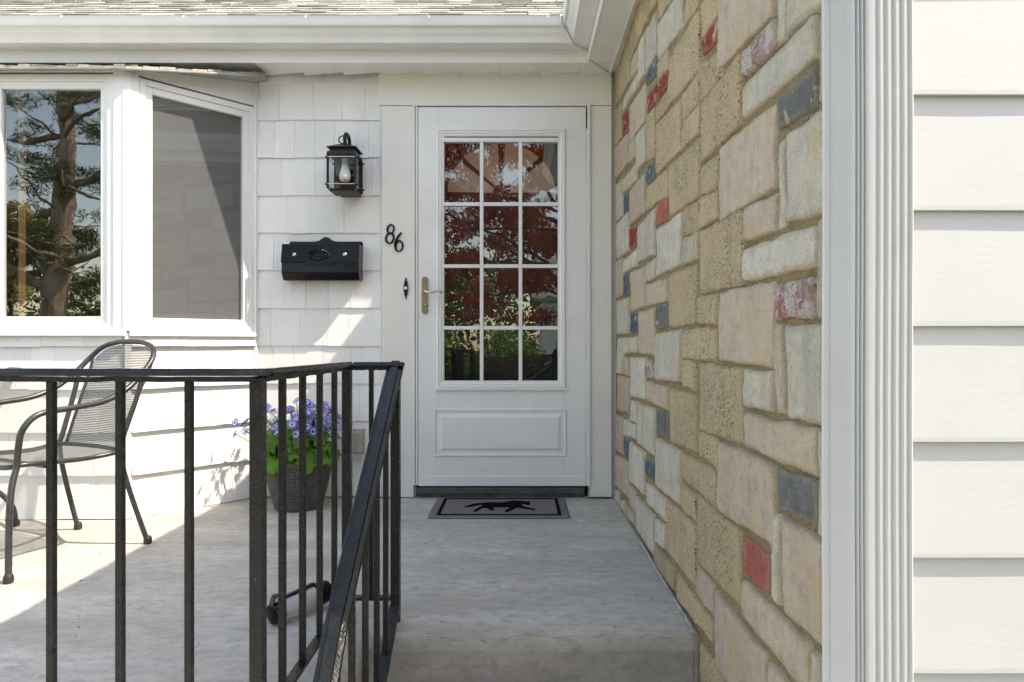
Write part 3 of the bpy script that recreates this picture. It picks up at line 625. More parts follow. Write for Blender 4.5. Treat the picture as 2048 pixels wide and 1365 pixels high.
# corner mullion
slab(FP,BX-0.052,BX-0.001,ZS+0.013,ZT,-0.03,0.020,'mullion',VINYL); slab(AP,0.012,0.05,ZS+0.013,ZT,-0.03,0.018,'mullion',VINYL)
m = MB(); m.prism([tuple(FP(BX-0.004,ZS+0.013,-0.03)),tuple(FP(BX-0.004,ZS+0.013,0.024)),tuple(AP(0.014,ZS+0.013,0.022)),tuple(AP(0.014,ZS+0.013,-0.03))],(0,0,ZT-ZS-0.013)); m.build('corner_post',VINYL,bay,bevel=0.002)
def window(f, u0, u1, z0, z1, par, glass_mat, screen=False, fw=0.034, sw=0.034):
    # outer frame then sash, each four bars
    for (d0,d1,o,wd,nm) in ((-0.03,0.014,0.0,fw,'window_frame'),(-0.03,0.005,fw,sw,'sash')):
        a,b_,c,d = u0+o, u1-o, z0+o, z1-o
        slab(f,a,a+wd,c,d,d0,d1,nm,VINYL,par,0.003); slab(f,b_-wd,b_,c,d,d0,d1,nm,VINYL,par,0.003)
        slab(f,a+wd,b_-wd,c,c+wd,d0,d1-0.001,nm,VINYL,par,0.003); slab(f,a+wd,b_-wd,d-wd,d,d0,d1-0.001,nm,VINYL,par,0.003)
    o = fw+sw-0.004
    MB().add([f(u0+o,z0+o,-0.012),f(u1-o,z0+o,-0.012),f(u1-o,z1-o,-0.012),f(u0+o,z1-o,-0.012)],[(0,1,2,3)]).build('pane',glass_mat,par,recalc=False)
    if screen: MB().add([f(u0+o,z0+o,-0.022),f(u1-o,z0+o,-0.022),f(u1-o,z1-o,-0.022),f(u0+o,z1-o,-0.022)],[(0,1,2,3)]).build('screen',SCREEN,par,recalc=False)
FX = X_at(4.5, BY)
window(FP, FX-0.068, BX-0.053, ZS+0.013, ZT-0.01, bay, GLASS_WIN)
slab(FP,FX-0.118,FX-0.069,ZS+0.013,ZT,-0.03,0.020,'mullion',VINYL)
window(FP, BXL+0.05, FX-0.119, ZS+0.013, ZT-0.01, bay, GLASS_WIN)
window(AP, 0.051, LA-0.012, ZS+0.013, ZT-0.01, bay, GLASS_SIDE, True, 0.030, 0.034)
slab(AP,LA-0.011,LA+0.004,0.004,ZT+0.12,-0.03,0.016,'end_trim',ALU)
# header, drip edge and shingled lid
slab(FP,BXL,BX,ZT,ZT+0.03,-0.03,0.012,'header',VINYL)
HB = MB(); HB.prism([tuple(AP(0.0,ZT,0.008)),tuple(AP(LA,ZT,0.008)),tuple(AP(LA,ZT+0.13,0.008)),tuple(AP(0.0,ZT+0.02,0.008))], tuple(-nA*0.03)); HB.build('header',TRIM,bay)
d0, d1, d2 = P(-560,139,3.205), P(250,139,3.205), P(531,153.5,3.625)
for a,b_ in ((d0,d1),(d1,d2)):
    MB().sweep([a,b_],[(-0.012,-0.006),(0.008,-0.006),(0.011,0.0),(0.010,0.006),(-0.012,0.006)]).build('drip_edge',WOODDARK,bay,bevel=0.002)
lid = MB(); yb = 3.76
e0 = Vector((d0.x,d0.y,d0.z+0.010)); e1 = Vector((d1.x,d1.y,d1.z+0.010)); e2 = Vector((d2.x,d2.y,d2.z+0.010))
top = [Vector((d0.x,yb,2.36)), Vector((-1.95,yb,2.36)), Vector((-1.40,yb,2.27))]
lid.add([e0,e1,e2,*top],[(0,1,4,3),(1,2,5,4)]); lid.build('bay_roof',SHINGLE,bay)
rr = MB()
for i in range(34):
    for (a,b_,ta,tb,nn) in ((e0,e1,top[0],top[1],34),):
        u0,u1 = i/nn,(i+1)/nn
        for r_ in range(3):
            v0,v1 = r_*0.28,(r_+1)*0.28+0.03; up = Vector((0,-0.0,0.006+0.003*((i*7+r_*3)%4)))
            q = [a.lerp(b_,u0+0.001).lerp(ta.lerp(tb,u0),v0)+up, a.lerp(b_,u1).lerp(ta.lerp(tb,u1),v0)+up, a.lerp(b_,u1).lerp(ta.lerp(tb,u1),v1), a.lerp(b_,u0+0.001).lerp(ta.lerp(tb,u0),v1)]
            rr.add([q[0],q[1],q[2],q[3],q[0]-up,q[1]-up],[(0,1,2,3),(0,4,5,1)])
for i in range(9):
    u0,u1 = i/9,(i+1)/9; up = Vector((0,0,0.006+0.003*(i%3)))
    for r_ in range(2):
        v0,v1 = r_*0.4, r_*0.4+0.45
        q = [e1.lerp(e2,u0+0.004).lerp(top[1].lerp(top[2],u0),v0)+up, e1.lerp(e2,u1).lerp(top[1].lerp(top[2],u1),v0)+up, e1.lerp(e2,u1).lerp(top[1].lerp(top[2],u1),v1), e1.lerp(e2,u0).lerp(top[1].lerp(top[2],u0),v1)]
        rr.add([q[0],q[1],q[2],q[3],q[0]-up,q[1]-up],[(0,1,2,3),(0,4,5,1)])
rro = rr.build('shingle_courses',SHINGLE,bay); rro['kind'] = 'stuff'
# left return of the bay (out of frame) and the room behind
MB().hexa([Vector((BXL-0.45,WALL_Y,-0.1)),Vector((BXL,BY,-0.1)),Vector((BXL+0.03,BY+0.03,-0.1)),Vector((BXL-0.42,WALL_Y+0.03,-0.1)),Vector((BXL-0.45,WALL_Y,2.3)),Vector((BXL,BY,2.3)),Vector((BXL+0.03,BY+0.03,2.3)),Vector((BXL-0.42,WALL_Y+0.03,2.3))]).build('return_wall',WHITE,bay)
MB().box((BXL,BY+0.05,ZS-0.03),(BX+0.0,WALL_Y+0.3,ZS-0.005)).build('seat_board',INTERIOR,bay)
MB().box((FX+0.045,BY+0.045,ZS+0.02),(FX+0.07,BY+0.06,ZT)).build('curtain_edge',CURTAIN,bay)
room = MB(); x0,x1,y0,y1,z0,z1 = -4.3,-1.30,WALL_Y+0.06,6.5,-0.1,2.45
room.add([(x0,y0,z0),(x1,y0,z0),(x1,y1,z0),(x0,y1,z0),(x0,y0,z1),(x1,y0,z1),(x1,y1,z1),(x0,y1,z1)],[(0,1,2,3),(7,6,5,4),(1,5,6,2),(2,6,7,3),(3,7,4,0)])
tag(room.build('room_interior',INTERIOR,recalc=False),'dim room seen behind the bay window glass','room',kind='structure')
tag(MB().box((-7.5,WALL_Y,-0.5),(BXL-0.3,WALL_Y+0.05,2.6)).build('side_wall',WHITE),'white house wall beyond the bay window','wall')

# ================================================================ EAVES, GUTTER, ROOFS
FY = 3.545; EZ = 2.30; GYF = 3.405; GZT = 2.475; EXF = 0.355; EXG = 0.235
eave = thing('porch_eave', (-1.5, FY, EZ), 'white fascia and lapped soffit panels above the entry', 'eave')
x = -5.0
while x < EXF - 0.01:
    x1_ = min(x + 0.213, EXF+0.15); tl = 0.020
    jz = random.uniform(-0.003,0.003); lo = EZ-0.006+jz*0.7; hi = EZ+0.012
    MB().hexa([(x,FY+0.004,EZ+0.001),(x1_+0.012,FY+0.004,EZ+0.004),(x1_+0.012,WALL_Y-0.034,hi),(x,WALL_Y-0.034,lo),
               (x,FY+0.004,EZ+0.005),(x1_+0.012,FY+0.004,EZ+0.008),(x1_+0.012,WALL_Y-0.034,hi+0.004),(x,WALL_Y-0.034,lo+0.004)]).build('soffit_panel',SOFFIT,eave)
    x = x1_ if x1_ < EXF+0.1 else 9
xx = -5.0
for x1_ in (X_at(307,FY)-2.4, X_at(307,FY), EXF):
    MB().box((xx,FY-0.004,EZ-0.004),(x1_-0.0008,FY+0.003,GZT)).build('fascia',TRIM,eave,bevel=0.001); xx = x1_
weave = thing('wing_eave', (EXF, 2.3, EZ), 'white fascia and soffit panels along the top of the stone wall', 'eave')
y = 0.98
while y < FY - 0.02:
    y1_ = min(y + 0.152, FY); tl = 0.008
    MB().hexa([(EXF+0.004,y,EZ+0.002),(STONE_X+0.02,y,EZ+0.016),(STONE_X+0.02,y1_+0.01,EZ+0.016-tl),(EXF+0.004,y1_+0.01,EZ+0.001),
               (EXF+0.004,y,EZ+0.006),(STONE_X+0.02,y,EZ+0.02),(STONE_X+0.02,y1_+0.01,EZ+0.02-tl),(EXF+0.004,y1_+0.01,EZ+0.006)]).build('soffit_panel',SOFFIT,weave)
    y = y1_
MB().box((EXF-0.004,0.965,EZ-0.004),(EXF+0.003,FY-0.006,GZT)).build('fascia',TRIM,weave,bevel=0.001)
MB().box((STONE_X-0.026,0.99,EZ-0.006),(STONE_X-0.018,WALL_Y-0.03,EZ+0.012)).build('soffit_channel',ALU,weave,bevel=0.001)
MB().hexa([Vector(p) for p in ((EXF,FY-0.012,EZ-0.008),(EXF+0.012,FY-0.020,EZ-0.008),(STONE_X-0.02,WALL_Y-0.03,EZ+0.0),(STONE_X-0.03,WALL_Y-0.024,EZ+0.0),(EXF,FY-0.012,EZ+0.004),(EXF+0.012,FY-0.020,EZ+0.004),(STONE_X-0.02,WALL_Y-0.03,EZ+0.01),(STONE_X-0.03,WALL_Y-0.024,EZ+0.01))]).build('mitre_strip',ALU,weave)
# K-style gutter, two runs meeting at the inside corner; profile (out from fascia, height)
gp = [(0.0,0.0),(0.085,0.0),(0.088,0.014),(0.094,0.026),(0.104,0.036),(0.112,0.046),(0.114,0.056),(0.118,0.062),(0.132,0.066),(0.136,0.075),(0.136,0.104),(0.140,0.112),(0.128,0.112),(0.128,0.108),(0.132,0.102),(0.130,0.074),(0.126,0.070),(0.112,0.066),(0.108,0.048),(0.092,0.033),(0.086,0.026),(0.082,0.004),(0.003,0.004),(0.003,0.108),(0,0.108)]
gut = thing('rain_gutter', (-1.0, GYF, 2.37), 'white rain gutter following both roof edges to their inside corner', 'gutter')
GZ0 = 2.362
def gutter_run(a, b_, outd, ma, mb_):     # mitre: extra length per unit of projection at each end
    m = MB(); d = (b_-a).normalized(); n = len(gp)
    for (pt, s_, mm) in ((a,-1,ma),(b_,1,mb_)):
        for (o_,h_) in gp: m.v.append(tuple(pt + outd*o_ + Vector((0,0,h_)) + d*s_*mm*o_))
    for q in range(n): r_ = (q+1) % n; m.f.append((q,r_,n+r_,n+q))
    return m
gutter_run(Vector((-5,FY-0.005,GZ0)),Vector((EXF-0.005,FY-0.005,GZ0)),Vector((0,-1,0)),0,-1).build('gutter_run',ALU,gut,smooth=True)
gutter_run(Vector((EXF-0.005,0.95,GZ0)),Vector((EXF-0.005,FY-0.005,GZ0)),Vector((-1,0,0)),0,-1).build('gutter_run',ALU,gut,smooth=True)
MB().sweep([Vector((EXF-0.012,FY-0.012,GZ0+0.003)),Vector((EXF-0.085,FY-0.085,GZ0-0.002)),Vector((EXF-0.116,FY-0.116,GZ0+0.05)),Vector((EXF-0.141,FY-0.141,GZ0+0.07)),Vector((EXF-0.143,FY-0.143,GZ0+0.114))],rect(0.035,0.004),up=(1,-1,0.3)).build('mitre_cover',ALU,gut)
for px in (124,368,612,858,1095):
    MB().box((X_at(px,GYF)-0.006,GYF-0.004,GZ0+0.100),(X_at(px,GYF)+0.006,FY-0.006,GZ0+0.115)).build('gutter_spike',ALU,gut,bevel=0.001)
# downspout end of wing gutter, on the front corner (out of frame)
def roof_courses(o, along, up_dir, L, n, wt, seed):
    r = random.Random(seed); m = MB(); nrm = along.cross(up_dir).normalized()
    if nrm.z < 0: nrm = -nrm
    ex = 0.127
    for c in range(n):
        x = -r.uniform(0,wt)
        while x < L:
            x1 = min(x + wt*r.choice([0.8,1,1,1.2]), L); x0 = max(x,0)
            if x1 > x0 + 0.01:
                hb = 0.009 + r.uniform(0,0.007); sag = r.uniform(-0.004,0.004); g = r.uniform(0.002,0.007)
                a = o + along*(x0+g) + up_dir*(c*ex+sag); b_ = o + along*x1 + up_dir*(c*ex+sag)
                m.add([a+nrm*hb,b_+nrm*hb,b_+up_dir*(ex+0.05)+nrm*0.003,a+up_dir*(ex+0.05)+nrm*0.003,a,b_],[(0,1,2,3),(0,4,5,1),(0,3,4),(1,5,2)])
            x = x1 + 0.0005
    return m
PT = R(31)
roof = thing('main_roof', (-1.5, FY, GZT), 'pale weathered asphalt shingle roof above the front gutter', 'roof')
o = Vector((-6,FY-0.04,GZT-0.012)); upd = Vector((0,math.cos(PT),math.sin(PT)))
MB().hexa([Vector((-6,FY-0.02,GZT-0.06)),Vector((3,FY-0.02,GZT-0.06)),Vector((3,FY-0.02,GZT-0.06))+upd*4.2,Vector((-6,FY-0.02,GZT-0.06))+upd*4.2,Vector((-6,FY-0.02,GZT-0.02)),Vector((3,FY-0.02,GZT-0.02)),Vector((3,FY-0.02,GZT-0.02))+upd*4.2,Vector((-6,FY-0.02,GZT-0.02))+upd*4.2]).build('roof_deck',TRIM,roof)
ro = roof_courses(o,Vector((1,0,0)),upd,6.62,24,0.17,3).build('shingle_courses',SHINGLE,roof); ro['kind'] = 'stuff'
wroof = thing('side_gable_roof', (EXF, 2.4, GZT), 'grey asphalt shingle roof of the projecting side wing', 'roof')
o = Vector((EXF-0.04,0.93,GZT-0.012)); upd = Vector((math.cos(PT),0,math.sin(PT)))
q0 = Vector((EXF-0.02,0.93,GZT-0.06)); q1 = Vector((EXF-0.02,6.5,GZT-0.06))
MB().hexa([q0,q0+upd*3.6,q1+upd*3.6,q1,q0+Vector((0,0,.04)),q0+upd*3.6+Vector((0,0,.04)),q1+upd*3.6+Vector((0,0,.04)),q1+Vector((0,0,.04))]).build('roof_deck',TRIM,wroof)
ro = roof_courses(o,Vector((0,1,0)),upd,5.0,26,0.25,8).build('shingle_courses',SHINGLE,wroof); ro['kind'] = 'stuff'
# ================================================================ WING FRONT: CLAPBOARDS AND FLUTED CORNER POST
WY = 1.12
wing = thing('wing_front_wall', (1.0, WY, GROUND), 'white clapboard front wall at the right of the stone wall', 'wall')
ex = 229.2*WY/F; zz = Z_at(1340,WY) - ex*2
PX1 = X_at(1829, 1.095)
while zz < 2.5:
    m = MB(); x0, x1 = PX1-0.006, 4.2
    prof = [(0.0,zz+ex+0.012),(-0.0015,zz+ex+0.012),(-0.0118,zz+0.0075),(-0.0118,zz),(-0.010,zz-0.001),(0.0,zz+0.002)]
    n = len(prof); xq_ = np.concatenate([np.linspace(x0,1.6,26),[2.4,x1]])
    for xq in xq_:
        wv = 0.0009*noise.noise((xq*5,zz*3,2.2)); wz = 0.0006*noise.noise((xq*4,zz*5,8.2))
        for q,(yy,z_) in enumerate(prof): m.v.append((xq,WY+yy+(wv if 1 < q < 5 else 0),z_+(wz if 1 < q < 5 else 0)))
    for c_ in range(len(xq_)-1):
        for q in range(n): r_ = (q+1)%n; m.f.append((c_*n+q,c_*n+r_,(c_+1)*n+r_,(c_+1)*n+q))
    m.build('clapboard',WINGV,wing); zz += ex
MB().prism([(STONE_X+0.016,WY+0.004,-0.6),(4.2,WY+0.004,-0.6),(4.2,WY+0.004,2.5),(3.44,WY+0.004,4.2),(STONE_X+0.016,WY+0.004,2.45)],(0,0.05,0)).build('sheathing',TRIM,wing)
post = thing('corner_post', (0.55, 1.095, GROUND), 'fluted white corner post between the stone wall and the clapboards', 'corner post')
cx0 = X_at(1737,1.095); fy = 1.095
# plan outline: stone side strip, cove, fluted side, corner, fluted front
out_ = []
def flutes(a, b_, nrm, n):
    a = Vector(a); b_ = Vector(b_); res = []; nrm = Vector(nrm)
    for i in range(n):
        for (t_, d_) in ((0.0,0.0),(0.30,0.0),(0.38,-0.003),(0.46,-0.0045),(0.80,-0.0045),(0.90,-0.002)):
            res.append(a.lerp(b_,(i+t_)/n) + nrm*d_)
    res.append(b_); return res
sx = X_at(1646, 1.13)
ol = [(STONE_X+0.02,1.136),(sx+0.002,1.136),(sx-0.001,1.132),(sx+0.001,1.128),(sx+0.008,1.127),(sx+0.010,1.129),(X_at(1690,1.120),1.121),(X_at(1702,1.118),1.1175),(X_at(1704,1.118),1.1155)]
ol += [tuple(p) for p in flutes((X_at(1707,1.114),1.1135),(cx0-0.002,fy+0.004),Vector((-0.6,-0.8)),3)]
ol += [(cx0,fy)] + [tuple(p) for p in flutes((cx0+0.006,fy-0.001),(X_at(1829,fy)-0.004,fy-0.001),(0,-1),5)] + [(X_at(1829,fy),fy+0.004),(X_at(1829,fy),WY+0.02),(0.7,WY+0.02),(0.7,1.19),(STONE_X+0.02,1.19)]
m = MB(); n = len(ol); zs = np.linspace(GROUND-0.1, 2.29, 14)
for z_ in zs:
    for (x_,y_) in ol: m.v.append((x_ + 0.0008*math.sin(z_*7), y_, z_))
for j in range(len(zs)-1):
    for q in range(n): r_ = (q+1)%n; m.f.append((j*n+q,j*n+r_,(j+1)*n+r_,(j+1)*n+q))
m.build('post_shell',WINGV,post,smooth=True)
tag(MB().box((4.18,WY+0.06,-0.6),(4.25,6.5,2.5)).build('wing_side_wall',WHITE),'far side wall of the projecting wing','wall')
# ================================================================ IRON RAILING
AY, AX = 1.384, -0.531; BYr, BXr = 2.08, -0.527; CXr = -0.379; RZ = 0.782
rail = thing('iron_railing', (AX, AY, 0), 'black painted iron railing with square balusters and a sloping stair handrail', 'railing')
def bar(x, y, z0, z1, w_, name): return MB().box((x-w_/2,y-w_/2,z0),(x+w_/2,y+w_/2,z1)).build(name, IRON, rail, bevel=0.0012)
cap = [(-0.023,-0.004),(-0.020,-0.008),(0.020,-0.008),(0.023,-0.004),(0.021,0.000),(0.012,0.002),(0.010,0.006),(-0.010,0.006),(-0.012,0.002),(-0.021,0.000)]
def jpath(a, b_, n=24, amp=0.0009):
    a = Vector(a); b_ = Vector(b_); return [a.lerp(b_, i/n) + Vector((0,0,amp*noise.noise((i*0.9, a.x*3, 5)))) for i in range(n+1)]
MB().sweep(jpath((-3.4,AY,RZ+0.008),(AX+0.02,AY,RZ+0.008),60), cap).build('top_rail', IRON, rail, smooth=True)
MB().sweep(jpath((AX,AY+0.022,RZ+0.006),(BXr,BYr+0.02,RZ)), cap).build('top_rail', IRON, rail, smooth=True)
MB().sweep(jpath((BXr+0.022,BYr,RZ),(CXr+0.024,BYr,RZ),8), cap).build('top_rail', IRON, rail, smooth=True)
# flat bar welded under the caps with lumpy paint
def under(a, b_): return MB().sweep(jpath(a,b_,60,0.0022), rect(0.028,0.010)).build('under_bar', IRON, rail)
under((-3.4,AY,RZ-0.007),(AX,AY,RZ-0.007)); under((AX,AY+0.01,RZ-0.008),(BXr,BYr,RZ-0.013)); under((BXr,BYr,RZ-0.013),(CXr,BYr,RZ-0.013))
bar(AX,AY,-0.002,RZ-0.004,0.0265,'post'); bar(BXr,BYr,-0.002,RZ-0.009,0.0265,'post'); bar(CXr,BYr,-0.002,RZ-0.009,0.0275,'post')
sp = 0.1395
for i in range(1,20): bar(AX-sp*i,AY,0.066,RZ-0.010,0.0145,'baluster')
for i in range(1,5): t = i/5; bar(AX+(BXr-AX)*t,AY+(BYr-AY)*t,0.072,RZ-0.010,0.0145,'baluster')
MB().sweep([(-3.4,AY,0.062),(AX-0.013,AY,0.062)],rect(0.026,0.010)).build('bottom_rail',IRON,rail,bevel=0.001)
MB().sweep([(AX,AY+0.013,0.066),(BXr,BYr-0.013,0.070)],rect(0.026,0.010)).build('bottom_rail',IRON,rail,bevel=0.001)
MB().sweep([(BXr+0.013,BYr,0.070),(CXr-0.013,BYr,0.070)],rect(0.026,0.010)).build('bottom_rail',IRON,rail,bevel=0.001)
bar(BXr+(CXr-BXr)*0.5,BYr,0.074,RZ-0.014,0.0135,'baluster')
# stair handrail
h0 = Vector((CXr,BYr+0.004,0.786)); h1 = Vector((CXr,1.40,0.268)); h2 = Vector((CXr,1.31,0.165)); h3 = Vector((CXr,1.275,0.08)); h4 = Vector((CXr,1.268,-0.02))
hc = [(x*1.12, y*1.35) for x, y in cap]
hp_ = [h0.lerp(h1,i/24) + Vector((0,0,0.0015*noise.noise((i*0.8,1,9)))) for i in range(25)] + smooth_path([h1.lerp(h2,0.5),h2,h3,h4],4)
MB().sweep(hp_, hc, up=(0,0.3,1)).build('handrail', IRON, rail, smooth=True)
slope = (h0.z-h1.z)/(h0.y-h1.y)
l0 = Vector((CXr,BYr-0.012,0.050)); l1 = Vector((CXr,1.30,0.050-0.62*(BYr-0.012-1.30)))
MB().sweep([l0,l1],rect(0.030,0.012),up=(0,0.3,1)).build('lower_stair_rail',IRON,rail,bevel=0.001)
for yb_ in (1.928,1.807,1.673,1.539,1.41):
    zt = h1.z + slope*(yb_-h1.y) - 0.012; zb = l0.z - 0.62*(l0.y-yb_)
    bar(CXr,yb_,zb,zt,0.0145,'baluster')
bar(CXr,1.268,GROUND+0.01,0.0,0.026,'post')

# ================================================================ PATIO CHAIR
def set_uv(o, f):
    me = o.data; uv = me.uv_layers.new(name='uv')
    for l in me.loops: uv.data[l.index].uv = f(me.vertices[l.vertex_index].co)
def patio_chair(center, fdir, label):
    f = Vector((*fdir,0)).normalized(); u = Vector((-f.y, f.x, 0)); c = Vector((*center,0))      # u: towards the viewer's right
    def L(a, b_, z): return c + u*a + f*b_ + Vector((0,0,z))
    ch = thing('patio_chair', tuple(c), label, 'chair')
    half = [(0.245,0.262,0.012),(0.247,0.262,0.15),(0.246,0.258,0.27),(0.232,0.243,0.345),(0.222,0.225,0.40),(0.228,0.222,0.47),(0.243,0.215,0.535),(0.250,0.165,0.585),(0.249,0.05,0.598),(0.245,-0.07,0.612),(0.238,-0.17,0.652),(0.230,-0.245,0.715),(0.218,-0.300,0.775),(0.178,-0.330,0.822),(0.10,-0.343,0.844),(0.0,-0.347,0.85)]
    full = half + [(-a,b_,z) for a,b_,z in reversed(half[:-1])]
    MB().tube(smooth_path([L(*p) for p in full],6), 0.0112, 12).build('arm_hoop', CHAIRM, ch, smooth='all')
    for s in (-1,1):
        lg = MB().tube(smooth_path([L(s*0.227,-0.262,0.735),L(s*0.218,-0.225,0.60),L(s*0.208,-0.178,0.455),L(s*0.212,-0.165,0.385),L(s*0.222,-0.195,0.24),L(s*0.243,-0.26,0.012)],5),0.0102,12).build('leg',CHAIRM,ch,smooth='all')
        MB().lathe([(0.013,0.0),(0.0165,0.004),(0.0165,0.020),(0.013,0.030),(0.0108,0.032)],L(s*0.2435,-0.262,0.001),14,(0,0,1)).build('foot_cap',RUBBER,lg,smooth=True)
        MB().lathe([(0.013,0.0),(0.0165,0.004),(0.0165,0.020),(0.013,0.030),(0.0112,0.032)],L(s*0.245,0.262,0.001),14,(0,0,1)).build('foot_cap',RUBBER,ch,smooth=True)
    # seat rim and woven seat
    rim = [(0.19,-0.165,0.405),(0.208,-0.05,0.392),(0.214,0.10,0.398),(0.214,0.20,0.404),(0.17,0.235,0.395),(0,0.243,0.388)]
    rimf = rim + [(-a,b_,z) for a,b_,z in reversed(rim[:-1])]
    MB().tube(smooth_path([L(*p) for p in rimf],5,True),0.0095,10,True).build('seat_rim',CHAIRM,ch,smooth='all')
    MB().tube([L(-0.214,0.12,0.385),L(0.214,0.12,0.385)],0.008,8).build('cross_bar',CHAIRM,ch,smooth=True)
    m = MB(); K = 14
    for j in range(K+1):
        for i in range(K+1):
            a = -0.205 + 0.41*i/K; b_ = -0.16 + 0.395*j/K; dish = -0.016*math.sin(math.pi*i/K)*math.sin(math.pi*j/K)
            m.v.append(tuple(L(a,b_,0.402+dish - 0.010*max(0,(j/K-0.85)/0.15))))
    for j in range(K):
        for i in range(K): q = j*(K+1)+i; m.f.append((q,q+1,q+K+2,q+K+1))
    o = m.build('seat', WIRE, ch, smooth='all', recalc=False)
    set_uv(o, lambda co: ((co.x*u.x+co.y*u.y)*2.2, (co.x*f.x+co.y*f.y)*2.2))
    # back panel, curved, rounded top
    m = MB(); K = 16; bw = []
    for j in range(K+1):
        t = j/K; z = 0.408 + t*0.432; hw = 0.175 + 0.045*t
        if t > 0.80: hw *= math.sqrt(max(0.02, 1-((t-0.80)/0.205)**2))*0.98+0.0
        y0 = -0.170 - 0.178*t**1.15
        for i in range(K+1):
            a = -1 + 2*i/K; m.v.append(tuple(L(a*hw, y0 - 0.020*(1-a*a)*(1-t*0.6), z)))
    for j in range(K):
        for i in range(K): q = j*(K+1)+i; m.f.append((q,q+1,q+K+2,q+K+1))
    o = m.build('backrest', WIRE, ch, smooth='all', recalc=False); off = Vector(ch.location)
    set_uv(o, lambda co: ((co.x*u.x+co.y*u.y)*2.2, co.z*2.2))
    MB().tube([L(-0.175,-0.172,0.408),L(0,-0.190,0.406),L(0.175,-0.172,0.408)],0.0065,8).build('back_rail',CHAIRM,ch,smooth='all')
    for s in (-1,1): MB().tube(smooth_path([L(s*0.175,-0.172,0.408),L(s*0.188,-0.235,0.58),L(s*0.204,-0.292,0.72),L(s*0.212,-0.31,0.785)],5),0.0065,8).build('back_edge',CHAIRM,ch,smooth='all')
    return ch
patio_chair((-1.90, 2.745), (-0.45,-0.893), 'charcoal wire mesh patio armchair standing by the bay window')

# round mesh table, mostly left of the frame
tb = thing('patio_table', (-2.66,2.86,0), 'round dark mesh patio table cut off at the left edge', 'table')
TC = Vector((-2.66,2.86,0)); TR = 0.46
MB().tube([TC+Vector((TR*math.cos(2*math.pi*i/48),TR*math.sin(2*math.pi*i/48),0.715)) for i in range(48)],0.013,10,True).build('table_rim',CHAIRM,tb,smooth='all')
m = MB(); m.v = [tuple(TC+Vector((0,0,0.72)))]+[tuple(TC+Vector((TR*math.cos(2*math.pi*i/48),TR*math.sin(2*math.pi*i/48),0.718))) for i in range(48)]; m.f = [(0,1+i,1+(i+1)%48) for i in range(48)]
o = m.build('table_top',WIRE,tb,recalc=False); set_uv(o, lambda co: (co.x*2.2,co.y*2.2))
for a in (40,130,220,310):
    d = Vector((math.cos(R(a)),math.sin(R(a)),0))
    lg = MB().tube(smooth_path([TC+d*0.30+Vector((0,0,0.70)),TC+d*0.12+Vector((0,0,0.55)),TC+d*0.08+Vector((0,0,0.34)),TC+d*0.20+Vector((0,0,0.235)),TC+d*0.345+Vector((0,0,0.19)),TC+d*0.425+Vector((0,0,0.10)),TC+d*0.44+Vector((0,0,0.012))],6),0.0115,12).build('leg',CHAIRM,tb,smooth='all')
    MB().lathe([(0.014,0),(0.018,0.004),(0.018,0.02),(0.0118,0.03)],TC+d*0.44+Vector((0,0,0.001)),14).build('foot_cap',RUBBER,lg,smooth=True)

# ================================================================ FLOWER POT AND PLANT
PC = Vector((X_at(597,3.5),3.5,0))
pot = thing('flower_pot', tuple(PC), 'charcoal woven-pattern flower pot beside the door', 'flower pot')
prof = [(0.112,0.0),(0.116,0.004),(0.124,0.03),(0.138,0.08),(0.151,0.135),(0.160,0.185),(0.165,0.218),(0.1655,0.222)]
m = MB(); NS, NH = 210, 90; 
def pr(h):
    for (r0,h0_),(r1,h1_) in zip(prof,prof[1:]):
        if h <= h1_: return r0+(r1-r0)*(h-h0_)/(h1_-h0_)
    return prof[-1][0]
for j in range(NH+1):
    h_ = 0.222*j/NH
    for i in range(NS*2):
        a = math.pi*i/NS; ripple = 0.0
        if 0.025 < h_ < 0.215: ripple = 0.0030*((math.cos(a*34+h_*210)*math.cos(a*34-h_*210)))
        r_ = pr(h_)+ripple; m.v.append((PC.x+r_*math.cos(a),PC.y+r_*math.sin(a),0.001+h_))
W2 = NS*2
for j in range(NH):
    for i in range(W2): q=(i+1)%W2; m.f.append((j*W2+i,j*W2+q,(j+1)*W2+q,(j+1)*W2+i))
m.f.append(tuple(reversed(range(W2))))
m.build('pot_body',POT,pot,smooth='all')
MB().lathe([(0.1645,0.220),(0.1685,0.222),(0.171,0.230),(0.171,0.248),(0.168,0.253),(0.160,0.253),(0.156,0.248),(0.155,0.225)],PC,64).build('pot_rim',POT,pot,smooth='all')
MB().lathe([(0.157,0.228),(0.08,0.236),(0.0,0.238)],PC,32).build('soil',SOIL,pot,smooth=True)
plant = thing('flowering_plant', (PC.x,PC.y,0.236), 'leafy plant with purple blue daisy flowers growing in the pot', 'plant')
r = random.Random(21)
def lobed_leaf(size, lob=7):
    k = MB(); c = [(0,0,0.0)]; n = 42; vs_ = [(0,0.0,0)]
    for i in range(n):
        a = 2*math.pi*i/n - math.pi/2; rad = size*(0.86+0.14*math.cos(a*lob+math.pi*0.5)+0.05*math.cos(a*lob*3))
        if i == 0: rad *= 0.25
        if i in (1,n-1): rad *= 0.7
        x,y = rad*math.cos(a)*0.95, rad*math.sin(a)+size*0.35
        vs_.append((x,y,-0.9*(x*x+ (y-size*.35)**2)/size*0.35 + 0.05*size*math.sin(a*lob)))
    vs_[0] = (0,size*0.35,0.02*size)
    k.v = vs_; k.f = [(0,1+i,1+(i+1)%n) for i in range(n)]
    me = bpy.data.meshes.new('leaf'); me.from_pydata(k.v,[],k.f); me.polygons.foreach_set('use_smooth',[True]*len(me.polygons)); me.materials.append(LEAF); return me
leaf_meshes = [lobed_leaf(1.0,5), lobed_leaf(1.0,7), lobed_leaf(1.0,6)]
